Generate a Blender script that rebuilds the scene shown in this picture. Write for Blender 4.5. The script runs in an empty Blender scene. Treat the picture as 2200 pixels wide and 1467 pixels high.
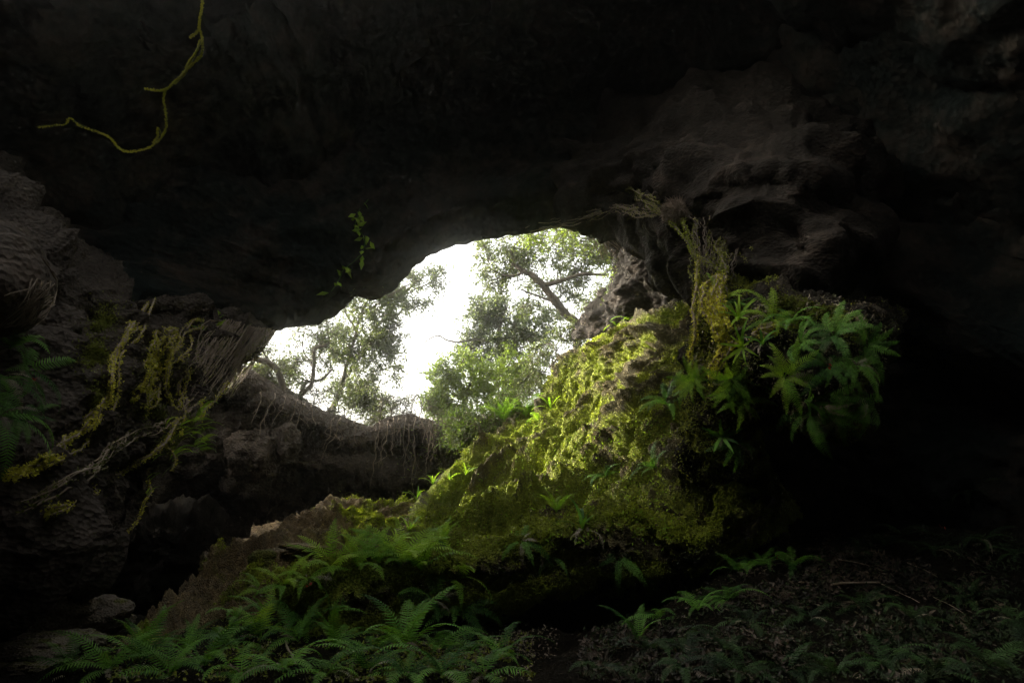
import bpy, math, random
import numpy as np
from mathutils import Vector, Matrix, Quaternion
from mathutils.bvhtree import BVHTree

random.seed(7)
rng = np.random.default_rng(7)
D = bpy.data
scene = bpy.context.scene
COL = scene.collection

# ---------------------------------------------------------------- camera
PITCH = math.radians(15.0)
CAM = np.array([0.0, 0.0, 1.6])
FPX = 1467.0                       # focal length in photo pixels (2200 wide)
cam_d = D.cameras.new('camera'); cam_d.lens = 24.0; cam_d.sensor_width = 36.0
cam_d.clip_end = 3000.0; cam_d.clip_start = 0.05
cam = D.objects.new('camera', cam_d); COL.objects.link(cam)
cam.location = CAM; cam.rotation_euler = (math.pi/2 + PITCH, 0, 0)
scene.camera = cam

# ---------------------------------------------------------------- light
SUN_EL = math.radians(26.0)
SUN_AZ = math.radians(-72.0)       # measured from +Y towards +X
EXPOSURE = 2.8
world = D.worlds.new("World"); scene.world = world; world.use_nodes = True
nt = world.node_tree
for n in list(nt.nodes): nt.nodes.remove(n)
wo = nt.nodes.new('ShaderNodeOutputWorld'); bg = nt.nodes.new('ShaderNodeBackground')
sky = nt.nodes.new('ShaderNodeTexSky'); sky.sky_type = 'NISHITA'; sky.sun_disc = False
sky.sun_elevation = SUN_EL; sky.sun_rotation = SUN_AZ
sky.air_density = 1.0; sky.dust_density = 6.0; sky.ozone_density = 0.6
hsv = nt.nodes.new('ShaderNodeHueSaturation'); hsv.inputs['Saturation'].default_value = 0.22
wm = nt.nodes.new('ShaderNodeMixRGB'); wm.blend_type = 'MULTIPLY'; wm.inputs[0].default_value = 1
wm.inputs[2].default_value = (1.0, 0.985, 0.94, 1)
nt.links.new(sky.outputs[0], hsv.inputs['Color']); nt.links.new(hsv.outputs[0], wm.inputs[1])
nt.links.new(wm.outputs[0], bg.inputs['Color']); bg.inputs['Strength'].default_value = 0.15
nt.links.new(bg.outputs[0], wo.inputs[0])
sun_d = D.lights.new('sun', 'SUN'); sun_d.energy = 2.3; sun_d.angle = math.radians(1.0)
sun_d.color = (1.0, 0.93, 0.78)
sun = D.objects.new('sun', sun_d); COL.objects.link(sun)
sdir = Vector((math.sin(SUN_AZ)*math.cos(SUN_EL), math.cos(SUN_AZ)*math.cos(SUN_EL), math.sin(SUN_EL)))
sun.rotation_euler = sdir.to_track_quat('Z', 'Y').to_euler()
vs = scene.view_settings
vs.view_transform = 'Standard'; vs.look = 'None'; vs.exposure = EXPOSURE; vs.gamma = 1.0
vs.use_curve_mapping = False
cy = scene.cycles
cy.use_denoising = True; cy.denoising_prefilter = 'ACCURATE'
cy.max_bounces = 8; cy.diffuse_bounces = 4; cy.volume_bounces = 1; cy.transparent_max_bounces = 8
cy.transmission_bounces = 4; cy.glossy_bounces = 2
cy.sample_clamp_indirect = 6.0
cy.volume_step_rate = 1.0

# ---------------------------------------------------------------- helpers
cp, sp = math.cos(PITCH), math.sin(PITCH)
RIGHT = np.array([1.0, 0, 0]); FWD = np.array([0, cp, sp]); UP = np.array([0, -sp, cp])
def P(px, py, d):
    return CAM + RIGHT*((px-1100.0)/FPX*d) + FWD*d + UP*(-(py-733.5)/FPX*d)
def project(X):
    r = X - CAM
    d = r@FWD
    return 1100 + FPX*(r@RIGHT)/d, 733.5 - FPX*(r@UP)/d, d
def pv(px, py, d): return Vector(P(px, py, d))

_perm = np.random.default_rng(3).permutation(256).astype(np.int64)
_perm = np.concatenate([_perm, _perm])
_g = np.random.default_rng(4).normal(size=(256, 3)); _g /= np.linalg.norm(_g, axis=1)[:, None]
def noise3(X):
    X = np.asarray(X, dtype=np.float64)
    i = np.floor(X).astype(np.int64); f = X - i; i &= 255
    u = f*f*f*(f*(f*6-15)+10)
    out = np.zeros(X.shape[:-1])
    for dx in (0, 1):
        for dy in (0, 1):
            for dz in (0, 1):
                h = _perm[_perm[_perm[(i[..., 0]+dx) & 255] + ((i[..., 1]+dy) & 255)] + ((i[..., 2]+dz) & 255)]
                g = _g[h]
                t = g[..., 0]*(f[..., 0]-dx) + g[..., 1]*(f[..., 1]-dy) + g[..., 2]*(f[..., 2]-dz)
                w = (u[..., 0] if dx else 1-u[..., 0])*(u[..., 1] if dy else 1-u[..., 1])*(u[..., 2] if dz else 1-u[..., 2])
                out += w*t
    return out*1.6
def fbm(X, octv=5, gain=0.5, lac=2.03):
    a, s, o = 1.0, 0.0, 0.0
    X = np.array(X, dtype=np.float64)
    for k in range(octv):
        o = o + a*noise3(X + 17.3*k); a *= gain; X = X*lac
    return o
def ridged(X, octv=5, gain=0.5, lac=2.07):
    a, o, n = 1.0, 0.0, 0.0
    X = np.array(X, dtype=np.float64)
    for k in range(octv):
        o = o + a*(1-2*np.abs(noise3(X + 11.7*k))); n += a; a *= gain; X = X*lac
    return o/n

def mesh_obj(name, V, F, mat=None, parent=None, smooth=True, mats=None, midx=None, attrs=None):
    """V (n,3); F (m,k) array or list of such arrays with k = 3 or 4"""
    me = D.meshes.new(name)
    V = np.asarray(V, dtype=np.float32).reshape(-1, 3)
    Fs = [np.asarray(f, dtype=np.int32) for f in (F if isinstance(F, list) else [F]) if len(f)]
    me.vertices.add(len(V)); me.vertices.foreach_set('co', V.ravel())
    loops = np.concatenate([f.ravel() for f in Fs]); tot = np.concatenate([np.full(len(f), f.shape[1], np.int32) for f in Fs])
    me.loops.add(len(loops)); me.loops.foreach_set('vertex_index', loops)
    me.polygons.add(len(tot)); st = np.concatenate([[0], np.cumsum(tot)[:-1]]).astype(np.int32)
    me.polygons.foreach_set('loop_start', st)
    try: me.polygons.foreach_set('loop_total', tot)
    except Exception: pass
    me.polygons.foreach_set('use_smooth', np.full(len(tot), smooth, dtype=bool))
    for m in (mats or ([mat] if mat else [])): me.materials.append(m)
    if midx is not None: me.polygons.foreach_set('material_index', np.asarray(midx, dtype=np.int32))
    for k, a in (attrs or {}).items():
        at = me.attributes.new(k, 'FLOAT', 'POINT'); at.data.foreach_set('value', np.asarray(a, dtype=np.float32).ravel())
    me.update(calc_edges=True); me.validate()
    o = D.objects.new(name, me); COL.objects.link(o)
    if parent is not None: o.parent = parent
    return o
def tag(o, label=None, cat=None, group=None, kind=None):
    if label: o['label'] = label
    if cat: o['category'] = cat
    if group: o['group'] = group
    if kind: o['kind'] = kind
    return o
def empty(name, loc=(0, 0, 0)):
    o = D.objects.new(name, None); COL.objects.link(o); o.location = loc; o.empty_display_size = 0.1
    return o

# ---------------------------------------------------------------- materials
def new_mat(name):
    m = D.materials.new(name); m.use_nodes = True
    t = m.node_tree
    for n in list(t.nodes): t.nodes.remove(n)
    out = t.nodes.new('ShaderNodeOutputMaterial')
    return m, t, out
def N(t, typ, **kw):
    n = t.nodes.new(typ)
    for k, v in kw.items():
        if k in n.inputs: n.inputs[k].default_value = v
        else: setattr(n, k, v)
    return n
def ramp(t, fac, stops):
    r = t.nodes.new('ShaderNodeValToRGB'); e = r.color_ramp.elements
    while len(e) > 1: e.remove(e[-1])
    e[0].position = stops[0][0]; e[0].color = (*stops[0][1], 1)
    for p, c in stops[1:]:
        x = e.new(p); x.color = (*c, 1)
    t.links.new(fac, r.inputs[0]); return r.outputs[0]
def rock_mat(name, cols, scale=1.0, stretch=(1, 1, 1), rot=(0, 0, 0), rough=0.85, bump=0.6, spec=0.3, moss=None, detail=10):
    m, t, out = new_mat(name)
    b = t.nodes.new('ShaderNodeBsdfPrincipled'); b.inputs['Roughness'].default_value = rough
    b.inputs['Specular IOR Level'].default_value = spec
    tc = t.nodes.new('ShaderNodeTexCoord'); mp = t.nodes.new('ShaderNodeMapping')
    mp.inputs['Scale'].default_value = stretch; mp.inputs['Rotation'].default_value = rot
    t.links.new(tc.outputs['Object'], mp.inputs[0])
    n1 = N(t, 'ShaderNodeTexNoise', Scale=1.7*scale, Detail=float(detail), Roughness=0.62)
    n2 = N(t, 'ShaderNodeTexNoise', Scale=11.0*scale, Detail=8.0, Roughness=0.7)
    vo = N(t, 'ShaderNodeTexVoronoi', Scale=26.0*scale)
    for n in (n1, n2, vo): t.links.new(mp.outputs[0], n.inputs['Vector'])
    mx = t.nodes.new('ShaderNodeMath'); mx.operation = 'MULTIPLY_ADD'; mx.inputs[1].default_value = 0.45
    t.links.new(n2.outputs[0], mx.inputs[0]); 
    ml = t.nodes.new('ShaderNodeMath'); ml.operation = 'MULTIPLY'; ml.inputs[1].default_value = 0.55
    t.links.new(n1.outputs[0], ml.inputs[0]); t.links.new(ml.outputs[0], mx.inputs[2])
    c = ramp(t, mx.outputs[0], cols)
    if moss:
        at = t.nodes.new('ShaderNodeAttribute'); at.attribute_name = 'moss'
        n3 = N(t, 'ShaderNodeTexNoise', Scale=38.0, Detail=6.0, Roughness=0.7)
        t.links.new(tc.outputs['Object'], n3.inputs['Vector'])
        mc = ramp(t, n3.outputs[0], moss)
        ad = t.nodes.new('ShaderNodeMath'); ad.operation = 'MULTIPLY_ADD'; ad.inputs[1].default_value = 0.9
        t.links.new(n3.outputs[0], ad.inputs[0])
        sb = t.nodes.new('ShaderNodeMath'); sb.operation = 'SUBTRACT'; sb.inputs[1].default_value = 0.45
        t.links.new(at.outputs['Fac'], sb.inputs[0]); t.links.new(sb.outputs[0], ad.inputs[2])
        rp = t.nodes.new('ShaderNodeMapRange'); rp.inputs[1].default_value = 0.35; rp.inputs[2].default_value = 0.6
        t.links.new(ad.outputs[0], rp.inputs[0])
        mixc = t.nodes.new('ShaderNodeMixRGB'); t.links.new(rp.outputs[0], mixc.inputs[0])
        t.links.new(c, mixc.inputs[1]); t.links.new(mc, mixc.inputs[2]); c = mixc.outputs[0]
    t.links.new(c, b.inputs['Base Color'])
    bh = t.nodes.new('ShaderNodeMath'); bh.operation = 'MULTIPLY_ADD'; bh.inputs[1].default_value = 0.35
    t.links.new(vo.outputs['Distance'], bh.inputs[0]); t.links.new(mx.outputs[0], bh.inputs[2])
    bp = t.nodes.new('ShaderNodeBump'); bp.inputs['Strength'].default_value = bump; bp.inputs['Distance'].default_value = 0.12
    t.links.new(bh.outputs[0], bp.inputs['Height']); t.links.new(bp.outputs[0], b.inputs['Normal'])
    t.links.new(b.outputs[0], out.inputs[0])
    return m
def leaf_mat(name, c1, c2, trans=0.35, rough=0.5, spec=0.4, scale=3.0):
    m, t, out = new_mat(name)
    tc = t.nodes.new('ShaderNodeNewGeometry'); 
    n1 = N(t, 'ShaderNodeTexNoise', Scale=scale, Detail=4.0)
    t.links.new(tc.outputs['Position'], n1.inputs['Vector'])
    oi = t.nodes.new('ShaderNodeObjectInfo')
    ad = t.nodes.new('ShaderNodeMath'); ad.operation = 'MULTIPLY_ADD'; ad.inputs[1].default_value = 0.35
    t.links.new(oi.outputs['Random'], ad.inputs[0])
    sb = t.nodes.new('ShaderNodeMath'); sb.operation = 'SUBTRACT'; sb.inputs[1].default_value = 0.17
    t.links.new(n1.outputs[0], sb.inputs[0]); t.links.new(sb.outputs[0], ad.inputs[2])
    c = ramp(t, ad.outputs[0], [(0.35, c1), (0.65, c2)])
    b = t.nodes.new('ShaderNodeBsdfPrincipled'); b.inputs['Roughness'].default_value = rough
    b.inputs['Specular IOR Level'].default_value = spec
    tr = t.nodes.new('ShaderNodeBsdfTranslucent')
    t.links.new(c, b.inputs['Base Color'])
    g = t.nodes.new('ShaderNodeMixRGB'); g.blend_type = 'MULTIPLY'; g.inputs[0].default_value = 1
    g.inputs[2].default_value = (1.5, 1.5, 0.6, 1); t.links.new(c, g.inputs[1]); t.links.new(g.outputs[0], tr.inputs[0])
    mx = t.nodes.new('ShaderNodeMixShader'); mx.inputs[0].default_value = trans
    t.links.new(b.outputs[0], mx.inputs[1]); t.links.new(tr.outputs[0], mx.inputs[2]); t.links.new(mx.outputs[0], out.inputs[0])
    return m

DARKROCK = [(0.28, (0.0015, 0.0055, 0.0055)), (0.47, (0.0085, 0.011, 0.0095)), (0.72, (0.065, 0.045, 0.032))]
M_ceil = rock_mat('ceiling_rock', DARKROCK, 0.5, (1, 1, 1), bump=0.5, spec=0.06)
M_wall = rock_mat('wall_rock', [(0.25, (0.015, 0.012, 0.009)), (0.5, (0.06, 0.046, 0.033)), (0.75, (0.15, 0.11, 0.078))], 1.0, bump=0.9, spec=0.15)
M_streak = rock_mat('streaked_rock', [(0.25, (0.015, 0.012, 0.009)), (0.5, (0.055, 0.044, 0.034)), (0.75, (0.14, 0.11, 0.085))], 1.0,
                    (1.0, 1.0, 1.25), (0.0, -0.75, 0.0), bump=1.0, spec=0.15)
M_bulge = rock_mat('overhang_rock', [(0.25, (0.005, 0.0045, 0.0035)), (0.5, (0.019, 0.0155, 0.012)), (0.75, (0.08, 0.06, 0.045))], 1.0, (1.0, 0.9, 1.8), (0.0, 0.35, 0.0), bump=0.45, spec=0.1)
M_earth = rock_mat('brown_earth', [(0.28, (0.02, 0.013, 0.008)), (0.48, (0.15, 0.10, 0.045)), (0.68, (0.42, 0.30, 0.14))], 2.4,
                   (1, 1, 1), bump=1.0, moss=[(0.3, (0.05, 0.06, 0.008)), (0.6, (0.24, 0.25, 0.03))])
M_mossrock = rock_mat('mossy_earth', [(0.25, (0.02, 0.018, 0.007)), (0.5, (0.075, 0.06, 0.02)), (0.72, (0.17, 0.125, 0.05))], 2.0,
                   (1, 1, 1), bump=1.0, moss=[(0.25, (0.05, 0.06, 0.006)), (0.5, (0.19, 0.22, 0.02)), (0.72, (0.36, 0.38, 0.04))])
M_ledge = rock_mat('ledge_rock', [(0.25, (0.008, 0.007, 0.005)), (0.5, (0.03, 0.024, 0.016)), (0.75, (0.08, 0.06, 0.04))], 2.0, bump=1.0, spec=0.15, moss=[(0.3, (0.02, 0.025, 0.004)), (0.7, (0.08, 0.09, 0.012))])
M_stone = rock_mat('boulder_stone', [(0.25, (0.05, 0.042, 0.034)), (0.5, (0.17, 0.14, 0.11)), (0.75, (0.34, 0.29, 0.23))], 2.0, bump=0.8,
                   spec=0.15, moss=[(0.3, (0.04, 0.045, 0.01)), (0.7, (0.16, 0.16, 0.03))])
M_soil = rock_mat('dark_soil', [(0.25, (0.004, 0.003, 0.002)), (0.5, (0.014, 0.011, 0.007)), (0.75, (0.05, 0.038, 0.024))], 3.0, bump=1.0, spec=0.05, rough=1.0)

# ---------------------------------------------------------------- lofted rock sheets
def cr(A, n):
    """Catmull-Rom along axis 0: A (k,...) -> (n,...)"""
    k = A.shape[0]
    t = np.linspace(0, k-1, n); i = np.minimum(t.astype(int), k-2); f = (t-i)
    f = f.reshape((-1,)+(1,)*(A.ndim-1))
    g = lambda j: A[np.clip(j, 0, k-1)]
    p0, p1, p2, p3 = g(i-1), g(i), g(i+1), g(i+2)
    return 0.5*((2*p1)+(-p0+p2)*f+(2*p0-5*p1+4*p2-p3)*f*f+(-p0+3*p1-3*p2+p3)*f**3)
def W(x, y, z): return ('w', x, y, z)
def cpt(c): return np.array(c[1:], float) if c[0] == 'w' else P(*c)
def grid_faces(nu, nv):
    a = np.arange(nu*nv).reshape(nu, nv)
    return np.stack([a[:-1, :-1], a[1:, :-1], a[1:, 1:], a[:-1, 1:]], -1).reshape(-1, 4)
def resample_row(row, k):
    r = np.array([cpt(c) for c in row])
    return r if len(r) == k else cr(r, k)
SHEETS = []
def loft(name, rows, nu, nv, disp, mat, attr=None, flip=False, register=True):
    k = max(len(r) for r in rows)
    A = np.array([resample_row(r, k) for r in rows])          # (R, K, 3)
    G = cr(A, nu); G = np.swapaxes(cr(np.swapaxes(G, 0, 1), nv), 0, 1)   # (nu, nv, 3)
    du = np.gradient(G, axis=0); dv = np.gradient(G, axis=1)
    n = np.cross(du, dv); n /= np.linalg.norm(n, axis=-1)[..., None]+1e-9
    if flip: n = -n
    Uu, Vv = np.meshgrid(np.linspace(0, len(rows)-1, nu), np.linspace(0, k-1, nv), indexing='ij')
    d = disp(G, Uu, Vv)
    G2 = G + n*d[..., None]
    at = {'moss': attr(G, Uu, Vv, d)} if attr else None
    F = grid_faces(nu, nv)
    if not flip: pass
    o = mesh_obj(name, G2.reshape(-1, 3), F if not flip else F[:, ::-1], mat, attrs=at)
    du = np.gradient(G2, axis=0); dv = np.gradient(G2, axis=1)
    n2 = np.cross(du, dv); n2 /= np.linalg.norm(n2, axis=-1)[..., None]+1e-9
    if flip: n2 = -n2
    o_info = dict(o=o, G=G2, n=n2, at=None if at is None else at['moss'], U=Uu, V=Vv, d=d)
    if register: SHEETS.append((name, G2.reshape(-1, 3), F, o_info))
    o_info['F'] = F; o_info['mat'] = mat; o_info['flip'] = flip
    return o_info
def groove(X, lines):
    """sum of gaussian valleys (negative) / ridges (positive) along picture polylines, carved into the real surface"""
    px, py, d = project(X.reshape(-1, 3)); out = np.zeros(px.shape)
    for pts, wd, amp in lines:
        best = np.full(px.shape, 1e9)
        for a, b in zip(pts[:-1], pts[1:]):
            a = np.array(a, float); b = np.array(b, float); ab = b-a
            t = np.clip(((px-a[0])*ab[0]+(py-a[1])*ab[1])/(ab@ab), 0, 1)
            best = np.minimum(best, np.hypot(px-a[0]-t*ab[0], py-a[1]-t*ab[1]))
        out += amp*np.exp(-(best/wd)**2)
    return out.reshape(X.shape[:-1])

# ceiling: from behind the camera, overhead, down to the lip of the opening and over it (a thick roof)
R_back = [W(-14, -6, 1), W(-10, -6, 5.5), W(-5, -6, 7.6), W(0, -6, 8), W(5, -6, 7.8), W(10, -6, 5.5), W(14, -6, 1)]
ceil_rows = [
 R_back,
 [W(-12, 0, 1), W(-9.5, 0, 5.6), W(-5, 0, 8.2), W(0, 0, 8.8), W(4.5, 0, 8.2), W(8.5, 0, 5.2), W(10, 0, 1)],
 [(-1500, 400, 6), (-600, -200, 6.5), (100, -350, 7.0), (900, -380, 7.2), (1500, -300, 6.8), (2300, 0, 5.8), (3300, 500, 5.0)],
 [(-1200, 600, 6.4), (-300, 180, 8.0), (300, 100, 9.4), (950, 80, 10.0), (1500, 100, 9.4), (2200, 300, 7.4), (3200, 700, 5.4)],
 [(-900, 700, 6.6), (-100, 430, 8.2), (450, 400, 9.6), (950, 320, 10.7), (1400, 300, 10.4), (2000, 500, 8.0), (3100, 900, 5.7)],
]
lip = [(-700, 860, 6.8), (0, 720, 7.6), (300, 700, 8.4), (480, 705, 9.3), (560, 716, 9.6), (600, 708, 9.8), (640, 694, 9.9), (664, 676, 10.0), (676, 645, 10.0),
       (704, 634, 10.1), (716, 614, 10.2), (742, 604, 10.3), (790, 611, 10.4), (818, 608, 10.5), (845, 596, 10.5), (900, 562, 10.6), (960, 534, 10.7), (1020, 519, 10.8),
       (1080, 507, 10.9), (1150, 494, 11), (1210, 488, 11), (1280, 470, 11), (1340, 452, 10.8), (1420, 430, 10.2), (1520, 430, 9.6), (1700, 560, 8.6), (2100, 800, 7.2), (3000, 1150, 6)]
def shift(row, dz, dy, f=None):
    out = []
    for c in row:
        p = cpt(c); out.append(W(p[0], p[1]+dy, p[2]+dz))
    return out
pre = [W(*(cpt(c) + np.array([0, -0.55, 0.34]))) for c in lip]
ceil_rows += [pre, lip, shift(lip, 0.35, 0.35), shift(lip, 1.6, 0.6), shift(lip, 2.6, -1.5), shift(lip, 3.0, -6)]
def d_ceil(X, U, V):
    s = X*np.array([0.55, 0.55, 0.8])
    e = np.exp(-((U-6)/0.35)**2)
    return (0.30*fbm(s, 6)+0.10*ridged(X*1.6, 5))*(1-0.85*e) + e*0.05*fbm(X*2.5, 4) + groove(X, [])
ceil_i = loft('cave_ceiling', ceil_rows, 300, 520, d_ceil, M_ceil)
tag(ceil_i['o'], kind='structure')

# left wall, overhanging, its right edge standing against the opening
lw = [
 [W(-6, -5, 9), (-900, -300, 6), (-300, 60, 8.2), (0, 330, 9.2), (180, 500, 9.6), (310, 560, 9.9), (400, 600, 10.2), (500, 640, 10.6), (590, 665, 10.9), (590, 640, 11.5)],
 [W(-5, -5, 6.5), (-900, 100, 3.2), (-300, 300, 3.8), (0, 500, 4.8), (180, 600, 6.2), (310, 600, 7.4), (400, 640, 8.4), (500, 660, 9.2), (594, 690, 9.9), (560, 670, 11.5)],
 [W(-5, -5, 4), (-900, 300, 3.1), (-300, 520, 3.7), (0, 640, 4.6), (180, 645, 5.8), (310, 640, 7), (400, 682, 8), (500, 690, 8.9), (590, 710, 9.6), (540, 716, 11.5)],
 [W(-5, -5, 3), (-900, 600, 3), (-300, 750, 3.5), (0, 800, 4.2), (150, 780, 5.2), (280, 770, 6.3), (380, 770, 7.3), (470, 760, 8.2), (552, 752, 9.1), (500, 750, 11)],
 [W(-5, -5, 2), (-900, 900, 2.8), (-300, 950, 3.3), (0, 960, 3.9), (120, 920, 4.7), (230, 890, 5.6), (330, 850, 6.4), (410, 835, 7.3), (488, 822, 8.2), (430, 830, 10.5)],
 [W(-5, -5, 1), (-900, 1100, 2.8), (-300, 1100, 3.2), (0, 1060, 3.7), (110, 1010, 4.4), (200, 980, 5.1), (280, 950, 5.7), (350, 920, 6.3), (430, 890, 7.2), (360, 900, 9.5)],
 [W(-5, -5, .5), (-900, 1250, 2.8), (-300, 1200, 3.2), (0, 1140, 3.8), (100, 1100, 4.4), (180, 1060, 5), (250, 1040, 5.5), (310, 1020, 6), (370, 985, 6.6), (300, 1000, 9)],
 [W(-5, -5, 0), (-900, 1350, 2.8), (-300, 1250, 3.2), (0, 1190, 3.9), (80, 1170, 4.5), (150, 1150, 5), (210, 1130, 5.4), (260, 1110, 5.8), (305, 1090, 6.2), (240, 1110, 8.5)],
 [W(-5, -5, -.5), (-900, 1450, 3), (-300, 1330, 3.4), (0, 1250, 4.2), (60, 1235, 4.6), (120, 1220, 5), (180, 1205, 5.4), (220, 1190, 5.8), (262, 1190, 6.2), (190, 1200, 8.5)],
 [W(-6, -4, -1), (-1000, 1500, 4), (-350, 1360, 4.8), (-60, 1265, 5.6), (0, 1250, 6.2), (60, 1240, 6.6), (120, 1220, 7), (160, 1205, 7.4), (200, 1195, 7.8), (160, 1220, 9.5)],
]
def rot_xz(X, ang):
    c, s = math.cos(ang), math.sin(ang)
    return np.stack([X[..., 0]*c+X[..., 2]*s, X[..., 1], -X[..., 0]*s+X[..., 2]*c], -1)
def d_lw(X, U, V):
    Y = rot_xz(X, 0.75)*np.array([0.5, 0.5, 1.25])
    edge = np.clip((8.6-V)/1.6, 0.3, 1)
    return (0.34*ridged(Y, 3)+0.36*fbm(X*1.1, 6)+0.05*fbm(X*6, 4)-0.1)*edge
lw_i = loft('cave_wall', lw, 320, 420, d_lw, M_streak, flip=True)
tag(lw_i['o'], kind='structure')

# back wall under the rim, and the recess wall closing the opening at the right
rim = [(-500, 500, 12), (-100, 560, 12.6), (300, 720, 13), (420, 770, 13), (490, 785, 13), (528, 800, 13), (560, 822, 13), (600, 850, 13.2), (650, 872, 13.4), (700, 890, 13.6), (740, 910, 13.8), (790, 924, 14),
       (830, 900, 14), (880, 892, 14), (925, 905, 14), (960, 900, 14), (1000, 895, 13.8), (1060, 890, 13.6), (1120, 880, 13.4), (1250, 860, 13)]
def bw_row(dpy, dd, k=1.0): return [(p[0], p[1]+dpy, p[2]+dd) for p in rim]
bw = [shift(rim, 0.15, 3.0), shift(rim, 0.06, 0.5), rim, bw_row(30, -0.25), bw_row(80, 0.1), [(p[0], 1010, p[2]-0.1) for p in rim], [(p[0], 1120, p[2]+0.9) for p in rim], [(p[0], 1260, p[2]+1.4) for p in rim]]
def d_bw(X, U, V):
    k = np.clip((U-1.0)/2.2, 0.22, 1)
    return (0.42*fbm(X*0.8, 6)+0.22*ridged(X*np.array([0.9, 0.9, 1.3]), 5)+0.06*fbm(X*5, 4)-0.1)*k
bw_i = loft('cave_wall', bw, 240, 420, d_bw, M_wall)
tag(bw_i['o'], kind='structure')
rw = [
 [(1300, 380, 12.5), (1355, 440, 11.2), (1400, 440, 10.4), (1450, 430, 9.8), (1520, 400, 9.4), (1620, 380, 9), (1800, 380, 9)],
 [(1310, 480, 12.5), (1345, 500, 11.2), (1390, 490, 10.4), (1450, 480, 9.8), (1520, 480, 9.3), (1620, 480, 8.8), (1800, 480, 8.6)],
 [(1300, 560, 12.5), (1338, 560, 11.2), (1385, 550, 10.4), (1450, 540, 9.8), (1520, 560, 9.2), (1620, 580, 8.6), (1800, 600, 8.4)],
 [(1280, 630, 12.5), (1325, 620, 11.4), (1380, 610, 10.6), (1450, 600, 9.9), (1520, 640, 9.1), (1620, 700, 8.4), (1800, 720, 8.2)],
 [(1240, 740, 12.5), (1310, 720, 11.6), (1370, 690, 10.9), (1450, 690, 10.0), (1520, 760, 9.1), (1620, 850, 8.2), (1800, 900, 8)],
]
def d_rw(X, U, V): return 0.35*fbm(X*1.1, 6)+0.12*ridged(X*2, 4)
rw_i = loft('cave_wall', rw, 140, 160, d_rw, M_bulge, flip=False)
tag(rw_i['o'], kind='structure')

# the dark right hand side
rs = [
 [(1400, 250, 9.5), (1800, 200, 8.6), (2200, 250, 7.5), (2700, 500, 6.6), (3400, 900, 5), W(9, -6, 6.5)],
 [(1450, 600, 9.6), (1750, 650, 8.6), (2200, 650, 7.5), (2700, 800, 6.4), (3400, 1100, 4.8), W(9, -6, 4)],
 [(1300, 1000, 9.4), (1700, 1000, 8.4), (2200, 1000, 7.2), (2700, 1050, 6.2), (3400, 1300, 4.6), W(9, -6, 2)],
 [(1100, 1300, 9), (1700, 1250, 8), (2200, 1300, 7), (2700, 1350, 6), (3400, 1600, 4.5), W(9, -6, -1)],
]
def d_rs(X, U, V): return 0.5*fbm(X*0.6, 6)+0.12*ridged(X*1.5, 4)
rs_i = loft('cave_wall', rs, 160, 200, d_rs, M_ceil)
tag(rs_i['o'], kind='structure')

# bulging streaked rock hanging from the ceiling at the upper right
bulge = [
 [(1200, 200, 11.5), (1380, 150, 11), (1550, 120, 10.6), (1720, 140, 10.2), (1880, 220, 9.6), (2050, 320, 9)],
 [(1200, 360, 10.6), (1370, 300, 9.4), (1540, 250, 8.5), (1690, 245, 8.0), (1830, 290, 8.0), (1980, 380, 9)],
 [(1220, 425, 10.2), (1390, 385, 8.8), (1530, 360, 7.2), (1660, 350, 6.7), (1760, 380, 6.7), (1840, 420, 7.8)],
 [(1260, 452, 10.2), (1400, 440, 8.8), (1520, 430, 7.2), (1640, 430, 6.6), (1730, 430, 6.6), (1790, 450, 7.8)],
 [(1300, 470, 10.2), (1410, 470, 8.4), (1520, 480, 7.3), (1650, 470, 6.5), (1780, 490, 6.3), (1870, 500, 7.6)],
 [(1360, 500, 10.2), (1440, 520, 8.6), (1530, 540, 7.3), (1660, 540, 6.4), (1790, 540, 6.2), (1860, 540, 7.6)],
 [(1400, 520, 10.2), (1470, 560, 8.6), (1540, 600, 7.4), (1650, 612, 6.6), (1750, 600, 6.5), (1820, 570, 7.6)],
 [(1420, 540, 10.4), (1480, 570, 9.2), (1540, 590, 8.6), (1640, 600, 8.2), (1740, 590, 8.0), (1800, 570, 8.4)],
]
def d_bulge(X, U, V):
    Y = rot_xz(X, -0.35)*np.array([0.5, 0.6, 1.9])
    return 0.26*ridged(Y, 2)+0.30*fbm(X*1.0, 4)+0.02*fbm(X*7, 3)
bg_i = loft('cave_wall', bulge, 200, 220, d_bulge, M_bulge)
tag(bg_i['o'], kind='structure')

# outer left wall closing the cave towards the outside
ow = [[W(-8, -7, z), W(-9, -1, z), W(-9.6, 4, z), W(-9.8, 8, z), W(-11, 11.5, z), W(-13.5, 14, z)] for z in (-1.5, 2, 4.5, 6.2)]
ow_i = loft('cave_wall', ow, 60, 120, lambda X, U, V: 0.4*fbm(X*0.8, 4), M_wall)
tag(ow_i['o'], kind='structure')
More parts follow.
